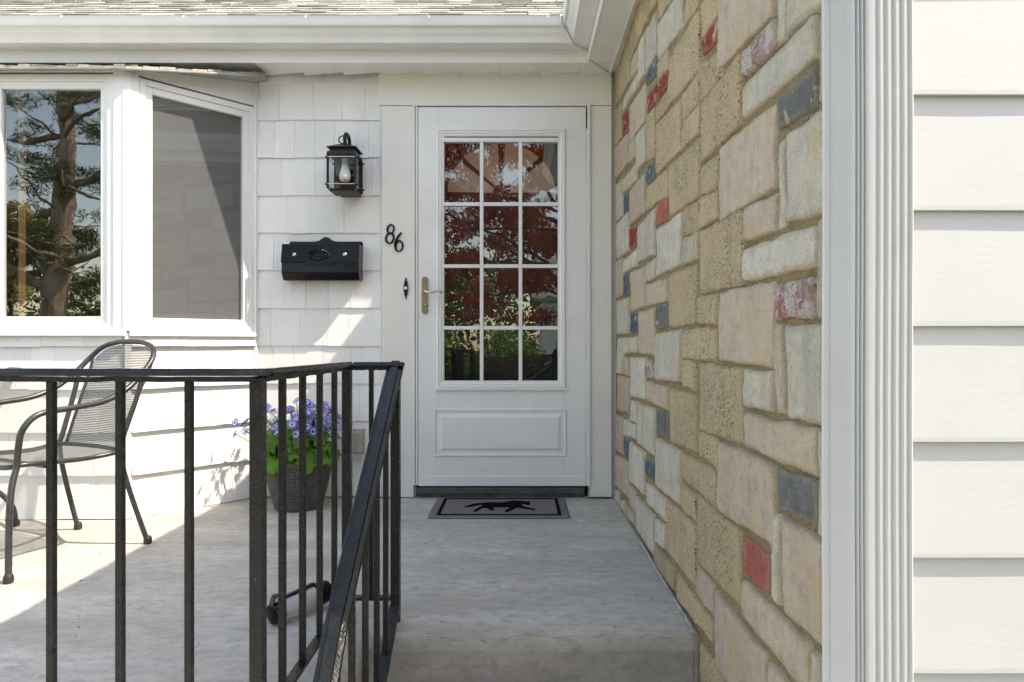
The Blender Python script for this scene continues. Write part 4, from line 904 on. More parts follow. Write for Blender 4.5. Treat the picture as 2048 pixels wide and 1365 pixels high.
def place(me, name, loc, nrm, spin, sc_, par):
    o = bpy.data.objects.new(name, me); C.objects.link(o); o.parent = par
    q = Vector(nrm).normalized().to_track_quat('Z','Y'); o.rotation_euler = (q.to_matrix() @ Matrix.Rotation(spin,3,'Z')).to_euler()
    o.location = Vector(loc) - wloc(par); o.scale = (sc_,)*3; return o
stems = MB()
for i in range(130):
    t = i/130; a = r.uniform(0,6.283); rad = 0.19*math.sqrt(r.random()); z = 0.27 + r.uniform(0,0.22)*(1-0.5*rad/0.19) 
    if i < 26: a = 6.283*i/26 + r.uniform(-.1,.1); rad = r.uniform(0.165,0.215); z = r.uniform(0.235,0.32)
    p = PC + Vector((rad*math.cos(a),rad*math.sin(a)*0.95,z)); d = Vector((math.cos(a),math.sin(a),0))
    nrm = d*(0.45+2.2*rad) + Vector((r.uniform(-.3,.3),r.uniform(-.5,.1),0.75))
    tilt_spin = r.uniform(-0.6,0.6)
    place(leaf_meshes[i%3],'leaf',p,nrm,r.uniform(0,6.28),r.uniform(0.038,0.066),plant)
    if i%2: stems.tube([PC+Vector((0.05*math.cos(a),0.05*math.sin(a),0.236)),PC+Vector((rad*.6*math.cos(a),rad*.6*math.sin(a),z*0.7+0.05)),p],0.0022,5)
def flower_meshes(c_out, c_in):
    m1 = bpy.data.meshes.new('petals'); v=[]; f=[]; n=12
    k_ = N('petal'); uvn = k_.n('TexCoord'); ln = k_.n('VectorMath',operation='LENGTH'); k_.l(uvn.outputs['Object'],ln.inputs[0])
    c = k_.ramp(ln.outputs['Value'],0.36,0.56,c_in,c_out); b_ = k_.bsdf(c,0.6,spec=0.2); mt = k_.done(b_)
    for i in range(n):
        a = 2*math.pi*i/n; wd = 0.17; d = Vector((math.cos(a),math.sin(a),0)); e = Vector((-d.y,d.x,0)); K=len(v); dr = 0.05*(i%3)
        v += [tuple(d*0.18-e*0.06),tuple(d*0.18+e*0.06),tuple(d*0.65+e*wd+Vector((0,0,0.06))),tuple(d*0.98+e*0.07+Vector((0,0,-0.05-dr))),tuple(d*0.98-e*0.07+Vector((0,0,-0.05-dr))),tuple(d*0.65-e*wd+Vector((0,0,0.06)))]
        f += [(K,K+1,K+2,K+5),(K+5,K+2,K+3,K+4)]
    m1.from_pydata(v,[],f); m1.materials.append(mt); return m1
fm = [flower_meshes((0.16,0.14,0.60),(0.8,0.79,0.84)), flower_meshes((0.24,0.22,0.68),(0.6,0.58,0.7)), flower_meshes((0.15,0.13,0.46),(0.55,0.52,0.62))]
EYE = plain('dark_flower_eye',(0.012,0.008,0.02),0.7,0.2,60,0.3)
em = MB().lathe([(0.22,0.0),(0.22,0.05),(0.15,0.11),(0.02,0.13)],(0,0,0),12); eme = bpy.data.meshes.new('flower_eye'); eme.from_pydata(em.v,[],em.f); eme.materials.append(EYE)
GSTEM = plain('green_stem',(0.09,0.16,0.03),0.6,0.2,30,0)
for i in range(120):
    a = r.uniform(0,6.283); rad = 0.20*math.sqrt(r.random()); z = 0.50 + r.uniform(-0.085,0.055) - 1.3*rad*rad
    if i < 14: a = math.pi + r.uniform(-0.5,0.35); rad = r.uniform(0.20,0.33); z = 0.47 - (rad-0.2)*0.65 + r.uniform(-.05,.05)
    elif i < 22: a = r.uniform(-0.6,0.3); rad = r.uniform(0.16,0.23); z = r.uniform(0.40,0.52)
    p = PC + Vector((rad*math.cos(a),rad*math.sin(a)*0.8,z)); d = Vector((math.cos(a),math.sin(a),0))
    nrm = d*r.uniform(0.1,0.9) + Vector((r.uniform(-.4,.4),r.uniform(-1.0,0.1),r.uniform(0.35,0.9)))
    s_ = r.uniform(0.017,0.030); fl = place(fm[i%3],'flower',p,nrm,r.uniform(0,6),s_,plant)
    ey = bpy.data.objects.new('flower_eye',eme); C.objects.link(ey); ey.parent = fl; ey.location = (0,0,0.02)
    stems.tube(smooth_path([PC+Vector((0.06*math.cos(a),0.06*math.sin(a),0.237)),PC+Vector((rad*.45*math.cos(a),rad*.45*math.sin(a)*.8,z*0.75)),p-Vector(nrm).normalized()*0.002],3),0.0016,5)
stems.build('stems',GSTEM,plant,smooth='all')['kind']='stuff'

# ================================================================ WALL LANTERN
LY = 3.60
lt = thing('wall_lantern', tuple(P(688,390,3.66)), 'black square wall lantern with a bare white bulb on the shingles', 'lantern')
lc = P(690,340,LY); lx = lc.x; hw = 0.071
def lb(x0,y0,z0,x1,y1,z1,name,mat=BLACKMETAL,bv=0.001): return MB().box((lx+x0,LY+y0,z0),(lx+x1,LY+y1,z1)).build(name,mat,lt,bevel=bv)
zt, zb = Z_at(309,LY-hw), Z_at(377,LY-hw)
def frustum(z0,h0_,z1,h1_,name):
    return MB().hexa([(lx-h0_,LY-h0_,z0),(lx+h0_,LY-h0_,z0),(lx+h0_,LY+h0_,z0),(lx-h0_,LY+h0_,z0),(lx-h1_,LY-h1_,z1),(lx+h1_,LY-h1_,z1),(lx+h1_,LY+h1_,z1),(lx-h1_,LY+h1_,z1)]).build(name,BLACKMETAL,lt,bevel=0.0012)
frustum(zb-0.012,hw-0.006,zb,hw+0.0,'base_tray'); frustum(zt,hw+0.006,zt+0.018,hw+0.002,'cap_band'); frustum(zt+0.018,hw-0.008,zt+0.036,hw-0.008,'cap_band'); frustum(zt+0.036,hw+0.006,zt+0.042,hw+0.006,'roof_lip'); frustum(zt+0.0425,hw+0.002,zt+0.064,0.030,'lantern_roof'); frustum(zt+0.0645,0.02,zt+0.074,0.016,'finial')
for sx in (-1,1):
    for sy in (-1,1):
        lb(sx*hw-0.0055,sy*hw-0.0055,zb,sx*hw+0.0055,sy*hw+0.0055,zt,'corner_bar')
        for zz in (zb+0.022,zt-0.014): MB().lathe([(0.004,0),(0.006,0.003),(0.003,0.010),(0.0005,0.011)],(lx+sx*(hw+0.005),LY+sy*hw,zz),8,(sx,0,0)).build('stud',BLACKMETAL,lt)
for zz in (zb+0.022,zt-0.014):
    for s_ in (-1,1):
        MB().tube([(lx-hw,LY+s_*(hw+0.006),zz),(lx+hw,LY+s_*(hw+0.006),zz)],0.0022,6).build('guard_wire',CHROME if s_<0 else BLACKMETAL,lt)
        MB().tube([(lx+s_*(hw+0.006),LY-hw,zz),(lx+s_*(hw+0.006),LY+hw,zz)],0.0022,6).build('guard_wire',BLACKMETAL,lt)
for (p_,q_) in (((-1,-1),(1,-1)),((-1,1),(1,1)),((-1,-1),(-1,1)),((1,-1),(1,1))):
    a_ = (lx+p_[0]*(hw-0.004),LY+p_[1]*(hw-0.004)); b_ = (lx+q_[0]*(hw-0.004),LY+q_[1]*(hw-0.004))
    MB().add([(*a_,zb+0.001),(*b_,zb+0.001),(*b_,zt-0.001),(*a_,zt-0.001)],[(0,1,2,3)]).build('pane',GLASS_LAMP,lt,recalc=False)
lb(-hw+0.006,hw-0.0035,zb,hw-0.006,hw+0.004,zt,'back_panel')
MB().box((lx-0.055,LY+hw+0.012,zb-0.004),(lx+0.055,WALL_Y-0.003,zt+0.03)).build('backplate',BLACKMETAL,lt,bevel=0.003)
MB().sweep(smooth_path([(lx,LY+0.10,zt+0.02),(lx,LY+0.10,zt+0.10),(lx,LY+0.075,zt+0.13),(lx,LY+0.03,zt+0.135),(lx,LY+0.0,zt+0.115),(lx,LY,zt+0.074)],5),rect(0.026,0.006),up=(0,0.02,0.01)).build('arm',BLACKMETAL,lt) if False else MB().tube(smooth_path([(lx,LY+0.10,zt+0.0),(lx,LY+0.10,zt+0.10),(lx,LY+0.07,zt+0.135),(lx,LY+0.03,zt+0.135),(lx,LY+0.0,zt+0.115),(lx,LY,zt+0.072)],5),0.0095,10).build('arm',BLACKMETAL,lt,smooth='all')
MB().tube([(lx-0.012+0.02*math.cos(2*math.pi*i/20),LY-0.002,zt+0.095+0.02*math.sin(2*math.pi*i/20)) for i in range(20)],0.0032,8,True).build('ring',BLACKMETAL,lt,smooth='all')
BULB = plain('white_bulb_glass',(0.78,0.78,0.76),0.25,0.03,10,0); bz = zt-0.004
MB().lathe([(0.014,0.0),(0.0145,-0.025),(0.016,-0.03)],(lx,LY,bz),20).build('socket',GREYPL,lt,smooth=True)
MB().lathe([(0.0155,-0.030),(0.019,-0.05),(0.027,-0.075),(0.0295,-0.092),(0.027,-0.108),(0.018,-0.120),(0.002,-0.124)],(lx,LY,bz),28).build('bulb',BULB,lt,smooth='all')

# ================================================================ MAILBOX
mb = thing('mailbox', tuple(P(642,562,3.70)), 'glossy black horizontal mailbox with embossed emblem under the lantern', 'mailbox')
MY = 3.63                                              # front plane
x0, x1 = X_at(562.5,MY), X_at(717,MY); zt, zm, zk, zb = Z_at(489,MY), Z_at(524,MY), Z_at(546,MY), Z_at(561,MY+0.02)
bw = WALL_Y-0.004
MB().add([(x0,MY,zk),(x0,MY+0.004,zm),(x0,MY+0.03,zt+0.003),(x0,bw-0.012,zt+0.004),(x0,bw-0.012,zb),(x0,MY+0.028,zb),
          (x1,MY,zk),(x1,MY+0.004,zm),(x1,MY+0.03,zt+0.003),(x1,bw-0.012,zt+0.004),(x1,bw-0.012,zb),(x1,MY+0.028,zb)],
         [(0,1,2,3,4,5),(11,10,9,8,7,6),(0,6,7,1),(1,7,8,2),(2,8,9,3),(3,9,10,4),(4,10,11,5),(5,11,6,0)]).build('box_body',BLACKGLOSS,mb,bevel=0.004,seg=3)
lid = []
cxm = (x0+x1)/2
for (px,pz) in ((x0-0.002,zt+0.004),(x1+0.002,zt+0.004),(x1+0.002,zm-0.004),(cxm+0.075,zm-0.004),(cxm+0.062,zm-0.016),(cxm-0.062,zm-0.016),(cxm-0.075,zm-0.004),(x0-0.002,zm-0.004)): lid.append((px,MY+0.003+ (0.022 if pz>zm+.01 else 0),pz))
lm = MB(); lm.v = [tuple(p) for p in lid]+[(p[0],p[1]-0.006,p[2]) for p in lid]+[(x0-0.002,MY+0.055,zt+0.009),(x1+0.002,MY+0.055,zt+0.009)]
lm.f = [tuple(range(8)),tuple(range(15,7,-1))]+[(i,(i+1)%8,8+(i+1)%8,8+i) for i in range(1,8)]+[(8,9,17,16),(0,16,17,1),(0,8,16),(1,17,9)]
lido = lm.build('lid',BLACKGLOSS,mb)
def onlid(x,z): t = (z-zm)/(zt-zm); return Vector((x,MY-0.004+0.022*max(0,min(1,t)),z))
for i in range(16):
    a = 2*math.pi*i/16; p = onlid(cxm-0.012+0.052*math.cos(a),zm+0.038+0.023*math.sin(a)); MB().lathe([(0.009,-0.004),(0.009,0.002),(0.005,0.006),(0.001,0.0065)],p,8,(0,-1,0.2)).build('emblem_bead',BLACKGLOSS,lido,smooth=True)
MB().tube([onlid(cxm-0.012+0.036*math.cos(2*math.pi*i/32),zm+0.038+0.013*math.sin(2*math.pi*i/32)) for i in range(32)],0.0035,6,True).build('emblem_ring',BLACKGLOSS,lido,smooth='all')
for px in (588,689): MB().lathe([(0.010,-0.003),(0.010,0.002),(0.006,0.005),(0.001,0.006)],onlid(X_at(px,MY),zm+0.04),14,(0,-1,0.2)).build('rivet',CHROME,lido,smooth=True)
pts = []
y_ = bw-0.001; zz0 = zb+0.008; bx0, bx1 = X_at(578,3.72), X_at(724.5,3.72); bzt = Z_at(483,3.72)
prof_ = [(bx0,zz0),(bx1,zz0),(bx1+0.001,bzt-0.008),(bx1-0.008,bzt)]
for i in range(21):
    t = 1-i/20; xx_ = bx0+0.06+(bx1-bx0-0.12)*t; g_ = math.exp(-((t-0.5)/0.11)**2); prof_.append((xx_,bzt+0.026*g_-0.001))
prof_ += [(bx0+0.008,bzt),(bx0,bzt-0.008)]
MB().prism([(a,y_,b2) for a,b2 in prof_],(0,-0.008,0)).build('back_plate',BLACKGLOSS,mb,bevel=0.001)

# ================================================================ NUMBERS, BELL, OUTLET, MAT, DEVICE
NY = CF-0.001
def ell(cx,cy,rx,ry,n=28,sh=0.0): return [(cx+rx*math.cos(2*math.pi*i/n)+sh*ry*math.sin(2*math.pi*i/n), cy-ry*math.sin(2*math.pi*i/n)) for i in range(n)]
def ring_px(outer, inner, name, root):
    m = MB(); n = len(outer)
    for (px,py) in outer+inner: m.v.append(tuple(P(px,py,NY)))
    for (px,py) in outer+inner: v = P(px,py,NY); m.v.append((v.x,v.y-0.008,v.z))
    for i in range(n):
        j=(i+1)%n; m.f += [(i,j,n+j,n+i),(2*n+i,3*n+i,3*n+j,2*n+j),(i,2*n+i,2*n+j,j),(n+i,n+j,3*n+j,3*n+i)]
    return m.build(name,BLACKMETAL,root)
n8 = thing('house_number', tuple(P(781,488,NY)), 'black metal numeral eight on the door frame board', 'house number')
ring_px(ell(781.5,459,8.2,10.2,sh=0.1),ell(781.8,459,4.6,7.8,sh=0.1),'numeral_loop',n8); ring_px(ell(780,477,9.8,11.6,sh=0.08),ell(780,477,5.6,8.8,sh=0.08),'numeral_loop',n8)
n6 = thing('house_number', tuple(P(797,506,NY)), 'black metal numeral six set lower on the door frame board', 'house number')
ring_px(ell(798,492.5,9.4,12.0,sh=0.05),ell(798.6,493,5.2,9.0,sh=0.05),'numeral_loop',n6)
tl = [(802.5,464.5),(796,471),(791.5,479),(789,487),(788.6,493),(792.5,494),(793,487),(796,479.5),(799.5,473),(804,466.5)]
MB().prism([tuple(P(a,b2,NY)) for a,b2 in tl],(0,-0.008,0)).build('numeral_tail',BLACKMETAL,n6)
db = thing('doorbell', tuple(P(812,600,NY)), 'slim ornate black doorbell with a white button', 'doorbell')
half = [(0,-22),(1.6,-18),(1.2,-15.5),(3.6,-13),(3.0,-9),(4.6,-6),(4.8,0),(4.6,6),(3.0,9),(3.6,13),(1.2,15.5),(1.6,18),(0,22)]
pp = [(812+a,577+b2) for a,b2 in half]+[(812-a,577+b2) for a,b2 in reversed(half[1:-1])]
MB().prism([tuple(P(a,b2,NY)) for a,b2 in pp],(0,-0.006,0)).build('plate',BLACKMETAL,db,bevel=0.0008)
MB().lathe([(0.0095,0),(0.0095,0.003),(0.0075,0.007),(0.001,0.009)],P(812,577,NY)-Vector((0,0.006,0)),20,(0,-1,0)).build('button',BULB,db,smooth=True)
oc = thing('outlet_cover', tuple(P(718,905,WALL_Y-0.02)), 'tan grey weatherproof outlet cover low on the shingles', 'outlet cover')
MB().box((DX(708.5),WALL_Y-0.035,DZ(906)),(DX(731),WALL_Y-0.010,DZ(857))).build('base_box',FADED,oc,bevel=0.004)
MB().box((DX(711),WALL_Y-0.060,DZ(903)),(DX(730),WALL_Y-0.036,DZ(861))).build('flip_cover',FADED,oc,bevel=0.007,seg=3)
MB().tube([P(709.5,862,WALL_Y-0.05),P(709.5,901,WALL_Y-0.05)],0.004,8).build('hinge_pin',CHROME,oc,smooth=True)
dm = thing('doormat', (-0.1,3.47,0), 'grey doormat with black border and running horse picture', 'doormat')
mx0,mx1,my0,my1 = -0.446,0.242,3.268,3.678
m = MB(); KX,KY = 60,36
for j in range(KY+1):
    for i in range(KX+1):
        u,v = i/KX,j/KY; ed = min(u,1-u,v,1-v); 
        x_ = mx0+(mx1-mx0)*u+ (0.0022*noise.noise((v*40,u*3,1)) if i in (0,KX) else 0); yv = my0+(my1-my0)*v + (0.0022*noise.noise((u*60,v*3,2)) if j in (0,KY) else 0)
        m.v.append((x_,yv,0.003+ (0.007 if ed>0 else 0)+0.0012*noise.noise((x_*70,yv*70,3))))
for j in range(KY):
    for i in range(KX): q=j*(KX+1)+i; m.f.append((q,q+1,q+KX+2,q+KX+1))
m.build('mat_pile',MATF,dm)
MZ = 0.0125
def strip(x0,y0,x1,y1): MB().box((x0,y0,0.006),(x1,y1,MZ)).build('border_line',MATB,dm)
a_ = 0.042; t_ = 0.016
strip(mx0+a_,my0+a_-0.012,mx1-a_,my0+a_-0.012+t_); strip(mx0+a_,my1-0.03-t_,mx1-a_,my1-0.03); strip(mx0+a_,my0+a_+0.0015,mx0+a_+t_,my1-0.03-t_-0.0005); strip(mx1-a_-t_,my0+a_+0.0015,mx1-a_,my1-0.03-t_-0.0005)
hz = [(345,237),(400,218),(440,212),(470,212),(510,207),(560,209),(600,208),(640,200),(670,196),(700,198),(735,200),(752,205),(768,199),(771,212),(768,222),(748,221),(728,214),(712,230),(745,238),(780,246),(805,250),(795,255),(770,250),(730,244),(690,239),(668,247),(645,258),(628,267),(608,266),(612,258),(634,247),(648,236),(600,238),(555,234),(520,240),(540,249),(534,258),(518,256),(505,246),(488,240),(462,241),(436,256),(428,265),(407,264),(412,257),(440,242),(460,230),(468,219),(440,221),(400,232)]
MB().prism([tuple(FL(820+a/3.211, 940+b2/3.211, MZ+0.0015)) for a,b2 in hz],(0,0,-0.005)).build('horse_print',MATB,dm)
# small cylindrical device on the floor behind the railing
e0 = Vector((X_at(541,2.03),2.03,0.036)); e1 = Vector((X_at(657,2.20),2.20,0.050)); ax = (e1-e0).normalized(); LN = (e1-e0).length
dv = thing('floor_device', tuple((e0+e1)/2-Vector((0,0,0.04))), 'pale grey cylinder with black end caps lying on concrete behind railing', 'device')
MB().lathe([(0.031,0.035),(0.0335,0.04),(0.0335,LN*0.72),(0.031,LN*0.73)],e0,28,ax).build('barrel',GREYPL,dv,smooth=True)
MB().lathe([(0.020,0.0),(0.030,0.004),(0.0325,0.012),(0.0325,0.034),(0.030,0.036)],e0,28,ax).build('end_cap',BLACKGLOSS,dv,smooth=True)
MB().lathe([(0.031,LN*0.70),(0.0345,LN*0.73),(0.036,LN*0.85),(0.034,LN*0.97),(0.024,LN)],e0,28,ax).build('end_cap',BLACKGLOSS,dv,smooth=True)
up_ = Vector((0,0,1)); up_ = (up_-ax*up_.dot(ax)).normalized()
MB().sweep([e0+ax*0.03+up_*0.036,e0+ax*LN*0.75+up_*0.040],rect(0.014,0.008)).build('top_bar',BLACKMETAL,dv,bevel=0.002)
MB().sweep(smooth_path([e0+ax*0.005+up_*0.030,e0+ax*0.018+up_*0.052,e0+ax*0.045+up_*0.046],4),rect(0.020,0.004)).build('clip',BLACKMETAL,dv)

# ================================================================ ACROSS THE LAWN (mirrored in the panes)
def leaf_cloud(blobs, n, size, asp=0.45, droop=None):
    v = np.zeros((0,3)); tot = sum(b_[1][0]*b_[1][1]*b_[1][2] for b_ in blobs)
    V = []; 
    for (c,rd) in blobs:
        k = max(20,int(n*rd[0]*rd[1]*rd[2]/tot)); d = rng.normal(size=(k,3)); d /= np.linalg.norm(d,axis=1)[:,None]
        V.append(np.array(c)+d*(rng.random((k,1))**0.45)*np.array(rd))
    p = np.concatenate(V); k = len(p)
    a = rng.normal(size=(k,3)); 
    if droop: a[:,2] = -np.abs(a[:,2])*droop
    a /= np.linalg.norm(a,axis=1)[:,None]; b_ = np.cross(a,rng.normal(size=(k,3))); b_ /= np.linalg.norm(b_,axis=1)[:,None]
    s_ = size*(0.6+0.8*rng.random((k,1)))
    q = np.stack([p-a*s_,p+b_*s_*asp,p+a*s_,p-b_*s_*asp],1).reshape(-1,3); return q, k
def leaf_obj(name, blobs, n, size, mat, parent, droop=None, asp=0.45):
    q,k = leaf_cloud(blobs,n,size,asp,droop); off = wloc(parent) if parent else Vector((0,0,0)); q = q - np.array(off)
    me = bpy.data.meshes.new(name); me.vertices.add(len(q)); me.vertices.foreach_set('co',q.ravel()); me.loops.add(4*k); me.loops.foreach_set('vertex_index',np.arange(4*k)); me.polygons.add(k)
    me.polygons.foreach_set('loop_start',np.arange(0,4*k,4)); me.polygons.foreach_set('loop_total',np.full(k,4)); me.update(calc_edges=True); me.materials.append(mat)
    o = bpy.data.objects.new(name,me); C.objects.link(o); o.parent = parent; return o
# red maple
rt = random.Random(3)
mt = thing('red_maple_tree',(2.3,-4.3,ground_z(0,-4.3)),'dark red weeping maple mirrored in the storm door panes','tree')
b0 = Vector((2.3,-4.3,ground_z(0,-4.3)-0.05)); mlimb = MB()
mlimb.tube(smooth_path([b0,b0+Vector((-.05,0,1.0)),b0+Vector((-.25,.05,2.0)),b0+Vector((-.5,.1,3.2)),b0+Vector((-.6,0,4.6))],4),[0.16-0.007*i for i in range(17)],10)
blobs = []
for i in range(150):
    c = Vector((rt.uniform(-2.6,3.6),rt.uniform(-5.0,-3.4),rt.uniform(1.15,5.6))); blobs.append((tuple(c),(rt.uniform(.16,.45),rt.uniform(.2,.4),rt.uniform(.10,.28))))
    if i%9==0: s0 = b0+Vector((-.3,.05,rt.uniform(1.6,3.8))); mlimb.tube(smooth_path([s0,s0.lerp(c,.5)+Vector((0,0,.3)),c],4),[0.045-0.004*j for j in range(9)],6)
for i in range(150):
    c = Vector((rt.uniform(-3.4,3.8),rt.uniform(-7.0,-5.0)-0.4,rt.uniform(1.9,6.2))); blobs.append((tuple(c),(rt.uniform(.2,.5),rt.uniform(.2,.45),rt.uniform(.12,.34))))
mlimb.build('trunk',BARK,mt,smooth='all'); leaf_obj('crown',blobs,120000,0.042,MAPLE,mt,2.2,0.3)['kind']='stuff'
PBARK = plain('grey_pine_bark', (0.36,0.28,0.21), 0.9, 0.5, 7, 0.9, 22, 0.03, stretch=(1,1,0.3))
# pine left of the door axis
pt = Vector((-10.7,-9.0,-0.95)); pn = thing('pine_tree',tuple(pt),'tall pine with bare trunk mirrored in the bay window','tree'); pl = MB()
pl.tube(smooth_path([pt,pt+Vector((.1,0,3)),pt+Vector((.35,0,6)),pt+Vector((.3,0,9)),pt+Vector((.3,0,13))],4),[0.30-0.011*i for i in range(17)],14)
blobs = []
for i in range(62):
    z0_ = rt.uniform(2.0,12.5); a = rt.uniform(0,6.28); L_ = rt.uniform(1.2,4.0)*(1-z0_/22); s0 = pt+Vector((.1+.02*z0_,0,z0_)); c = s0+Vector((L_*math.cos(a),L_*math.sin(a),rt.uniform(-.5,1.1)))
    mid = s0.lerp(c,.5)+Vector((rt.uniform(-.2,.2),rt.uniform(-.2,.2),rt.uniform(-.25,.05))); th = rt.choice([0.03,0.04,0.075])
    pl.tube(smooth_path([s0,mid,c],4),[th*(1-0.1*j) for j in range(9)],6)
    for j in range(4):
        t_ = rt.uniform(0.35,1.05); p = s0.lerp(c,t_)+Vector((rt.uniform(-.5,.5),rt.uniform(-.5,.5),rt.uniform(-.25,.3)))
        pl.tube([s0.lerp(c,min(1,t_)),p],[0.012,0.005],4); blobs.append((tuple(p),(rt.uniform(.12,.4),rt.uniform(.12,.4),rt.uniform(.08,.26))))
for (z0_,dx,dz) in ((3.0,-2.2,1.5),(3.6,2.6,1.2),(5.2,2.4,1.9)):
    s0 = pt+Vector((.2,0,z0_)); pl.tube(smooth_path([s0,s0+Vector((dx*.45,.1,dz*.25)),s0+Vector((dx,.2,dz))],5),[0.13-0.009*j for j in range(11)],8)
pl.build('trunk',PBARK,pn,smooth='all'); leaf_obj('crown',blobs,42000,0.07,PINEM,pn,None,0.1)['kind']='stuff'
# pale spring tree and shrubs beyond
pp_ = thing('pale_tree',(-15.6,-14.2,-0.95),'pale yellow leafed small tree mirrored at the bay window edge','tree'); q0 = Vector((-15.6,-14.2,-0.95))
MB().tube([q0,q0+Vector((0,0,2)),q0+Vector((.2,0,4.2))],[.12,.1,.05],8).build('trunk',BARK,pp_,smooth='all')
leaf_obj('crown',[((-15.6+rt.uniform(-.8,.8),-14.2+rt.uniform(-.8,.8),rt.uniform(1.0,4.6)),(.6,.6,.6)) for i in range(12)],5000,0.10,PALEM,pp_)['kind']='stuff'
for i,(x,y,h_) in enumerate(((-12.6,-12.5,2.6),(-10.2,-12.8,2.2),(-14.6,-11.6,2.0),(-8.2,-12.2,2.4))):
    sh = thing('shrub',(x,y,-0.92),('rounded green shrub left of the pine foot in the bay window reflection','low green shrub right of the pine foot in the bay window reflection','outermost green shrub at the left in the bay window reflection','green shrub nearest the drive in the bay window reflection')[i],'shrub','shrubs beyond the drive')
    MB().tube([(x,y,-0.95),(x,y,0.6)],[0.06,0.02],6).build('stem',BARK,sh)
    leaf_obj('foliage',[((x+rt.uniform(-.7,.7),y+rt.uniform(-.5,.5),-0.9+rt.uniform(.3,h_-.3)),(.6,.6,.5)) for j in range(9)],3000,0.075,HEDGEM,sh)['kind']='stuff'
hd = thing('hedge',(0,-9.6,-0.92),'leafy green hedge mirrored in the lowest storm door panes','hedge')
leaf_obj('foliage',[((x,-9.6+rt.uniform(-.3,.3),-0.7+rt.uniform(0,1.75)),(.5,.55,.38)) for x in np.linspace(-6,6,70)],16000,0.07,HEDGEM,hd)['kind']='stuff'
MB().box((-6,-9.75,-0.95),(6,-9.5,0.5)).build('branch_core',BARK,hd)
# distant trees as one mass, neighbour house
leaf = leaf_obj('distant_woods',[((rt.uniform(-60,60),rt.uniform(-46,-36),rt.uniform(-1,6)),(3.5,2.5,2.5)) for i in range(110)],60000,0.20,TREEM,None); tag(leaf,'far line of green trees beyond the drive','trees',kind='stuff')
nh = thing('neighbour_house',(6,-24,-0.9),'white gabled neighbour house across the drive','house')
MB().box((1,-28,-0.95),(11,-22,2.6)).build('wall',WHITE,nh)
MB().prism([(0.6,-21.6,2.6),(11.4,-21.6,2.6),(11.4,-25,4.8),(0.6,-25,4.8)],(0,0,0.12)).build('roof',SHINGLE,nh); MB().prism([(0.6,-28.4,2.6),(11.4,-28.4,2.6),(11.4,-25,4.8),(0.6,-25,4.8)],(0,0,0.11)).build('roof',SHINGLE,nh)
for x in (2.2,5,8):
    wf = MB().box((x,-22.0,0.2),(x+1.2,-21.95,1.7)).build('window',VINYL,nh); MB().box((x+.08,-21.95,.28),(x+1.12,-21.93,1.62)).build('pane',BLACKGLOSS,wf)
# dark parked car
car = thing('parked_car',(1.25,-7.0,-0.888),'dark saloon car on the drive mirrored in the storm door','car')
CARP = plain('dark_blue_car_paint',(0.012,0.014,0.02),0.12,0.1,5,0); CGL = plain('dark_car_glass',(0.01,0.012,0.014),0.04,0.1,5,0); TYRE = plain('tyre_rubber',(0.015,0.015,0.015),0.8,0.2,30,0.2)
gx, gz = -0.95, -0.888
side = [(0,.32),(.05,.62),(.25,.78),(.95,.90),(1.12,.94),(1.75,1.36),(2.1,1.43),(2.9,1.42),(3.25,1.34),(3.95,.98),(4.35,.93),(4.45,.75),(4.45,.35),(4.1,.22),(.3,.22)]
def car_sec(pts, y0, y1, name, mat, inset=0.0):
    m = MB(); n = len(pts); rows = []
    for (y,ins) in ((y0,0.10),(y0+0.12,0.0),(y1-0.12,0.0),(y1,0.10)):
        for (x,z) in pts: m.v.append((gx+x+(0.04 if ins and x<1 else -0.04 if ins and x>3.5 else 0), y+(0.16 if (ins and z>1.1 and y==y0) else -0.16 if (ins and z>1.1) else 0), gz+z-(ins*0.25 if z>.9 else 0)))
    for j in range(3):
        for q in range(n): r_=(q+1)%n; m.f.append((j*n+q,j*n+r_,(j+1)*n+r_,(j+1)*n+q))
    m.f.append(tuple(range(n))); m.f.append(tuple(range(3*n,4*n)))
    return m.build(name,mat,car,bevel=0.03,seg=3,smooth=True)
car_sec(side,-7.88,-6.12,'body',CARP)
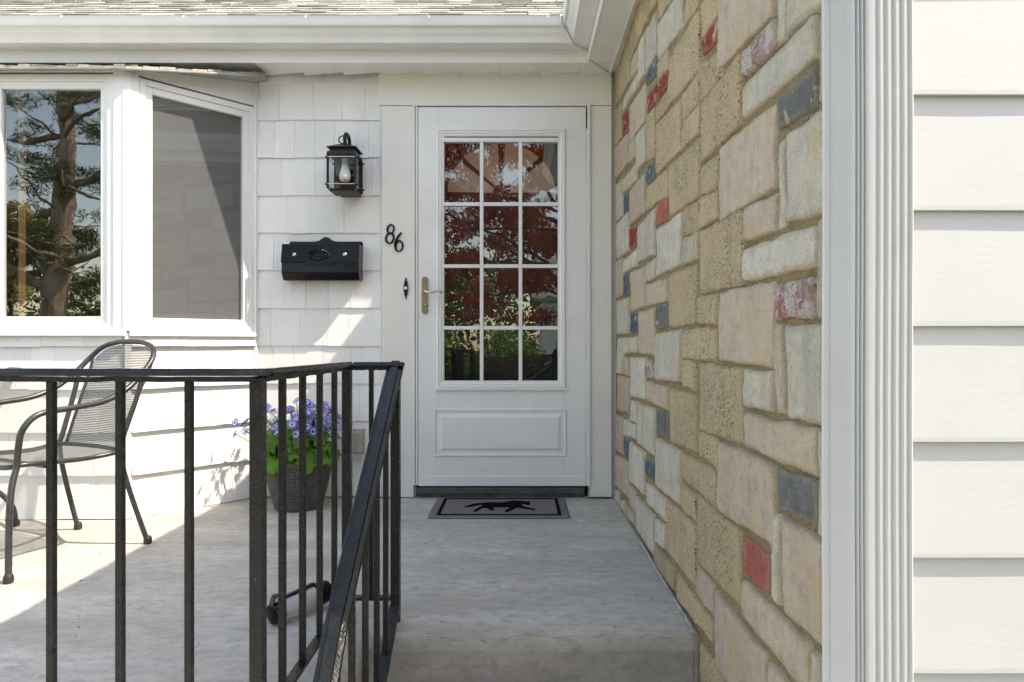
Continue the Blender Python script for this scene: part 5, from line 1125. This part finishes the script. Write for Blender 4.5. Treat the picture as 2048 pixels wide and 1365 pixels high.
for (a_) in ([(1.32,.97),(1.82,1.32),(2.35,1.36),(2.35,.97)],[(2.45,.97),(2.45,1.36),(2.95,1.35),(3.3,1.22),(3.65,.99)]):
    for y_,dy in ((-6.205,0.02),(-7.795,-0.02)):
        MB().prism([(gx+x,y_+(-0.09 if z>1.1 else 0)*(1 if dy>0 else -1)+0.05*(1 if dy>0 else -1),gz+z) for x,z in a_],(0,dy,0)).build('side_window',CGL,car)
MB().hexa([Vector((gx+1.12,-7.6,gz+.96)),Vector((gx+1.12,-6.4,gz+.96)),Vector((gx+1.70,-6.5,gz+1.36)),Vector((gx+1.70,-7.5,gz+1.36)),Vector((gx+1.10,-7.6,gz+.99)),Vector((gx+1.10,-6.4,gz+.99)),Vector((gx+1.68,-6.5,gz+1.39)),Vector((gx+1.68,-7.5,gz+1.39))]).build('windscreen',CGL,car)
for x in (0.85,3.6):
    for y_ in (-6.13,-7.87):
        d_ = 1 if y_>-7 else -1
        wh = MB().lathe([(0.20,-0.18),(0.31,-0.18),(0.33,-0.13),(0.33,0.0),(0.30,0.03),(0.22,0.03)],(gx+x,y_,gz+0.33),28,(0,d_,0)).build('wheel',TYRE,car,smooth=True)
        MB().lathe([(0.215,0.0),(0.20,0.025),(0.06,0.01),(0.05,0.03),(0.001,0.03)],(gx+x,y_,gz+0.33),24,(0,d_,0)).build('rim',CHROME,wh,smooth=True)
for y_ in (-6.5,-7.5): MB().box((gx-0.02,y_-.18,gz+.58),(gx+.14,y_+.18,gz+.70)).build('headlight',GLASS_LAMP if False else CHROME,car,bevel=0.02)
# lamp post on the lawn
lp = thing('lamp_post',(0.62,-4.9,ground_z(0,-4.9)),'slim black garden lamp post mirrored in the storm door','lamp post'); lz = ground_z(0,-4.9)
MB().tube([(0.62,-4.9,lz),(0.62,-4.9,lz+1.25)],0.03,10).build('pole',BLACKMETAL,lp)
MB().lathe([(0.04,1.25),(0.07,1.27),(0.10,1.47),(0.11,1.48),(0.03,1.58),(0.01,1.63)],(0.62,-4.9,lz),6).build('lamp_head',BLACKMETAL,lp)
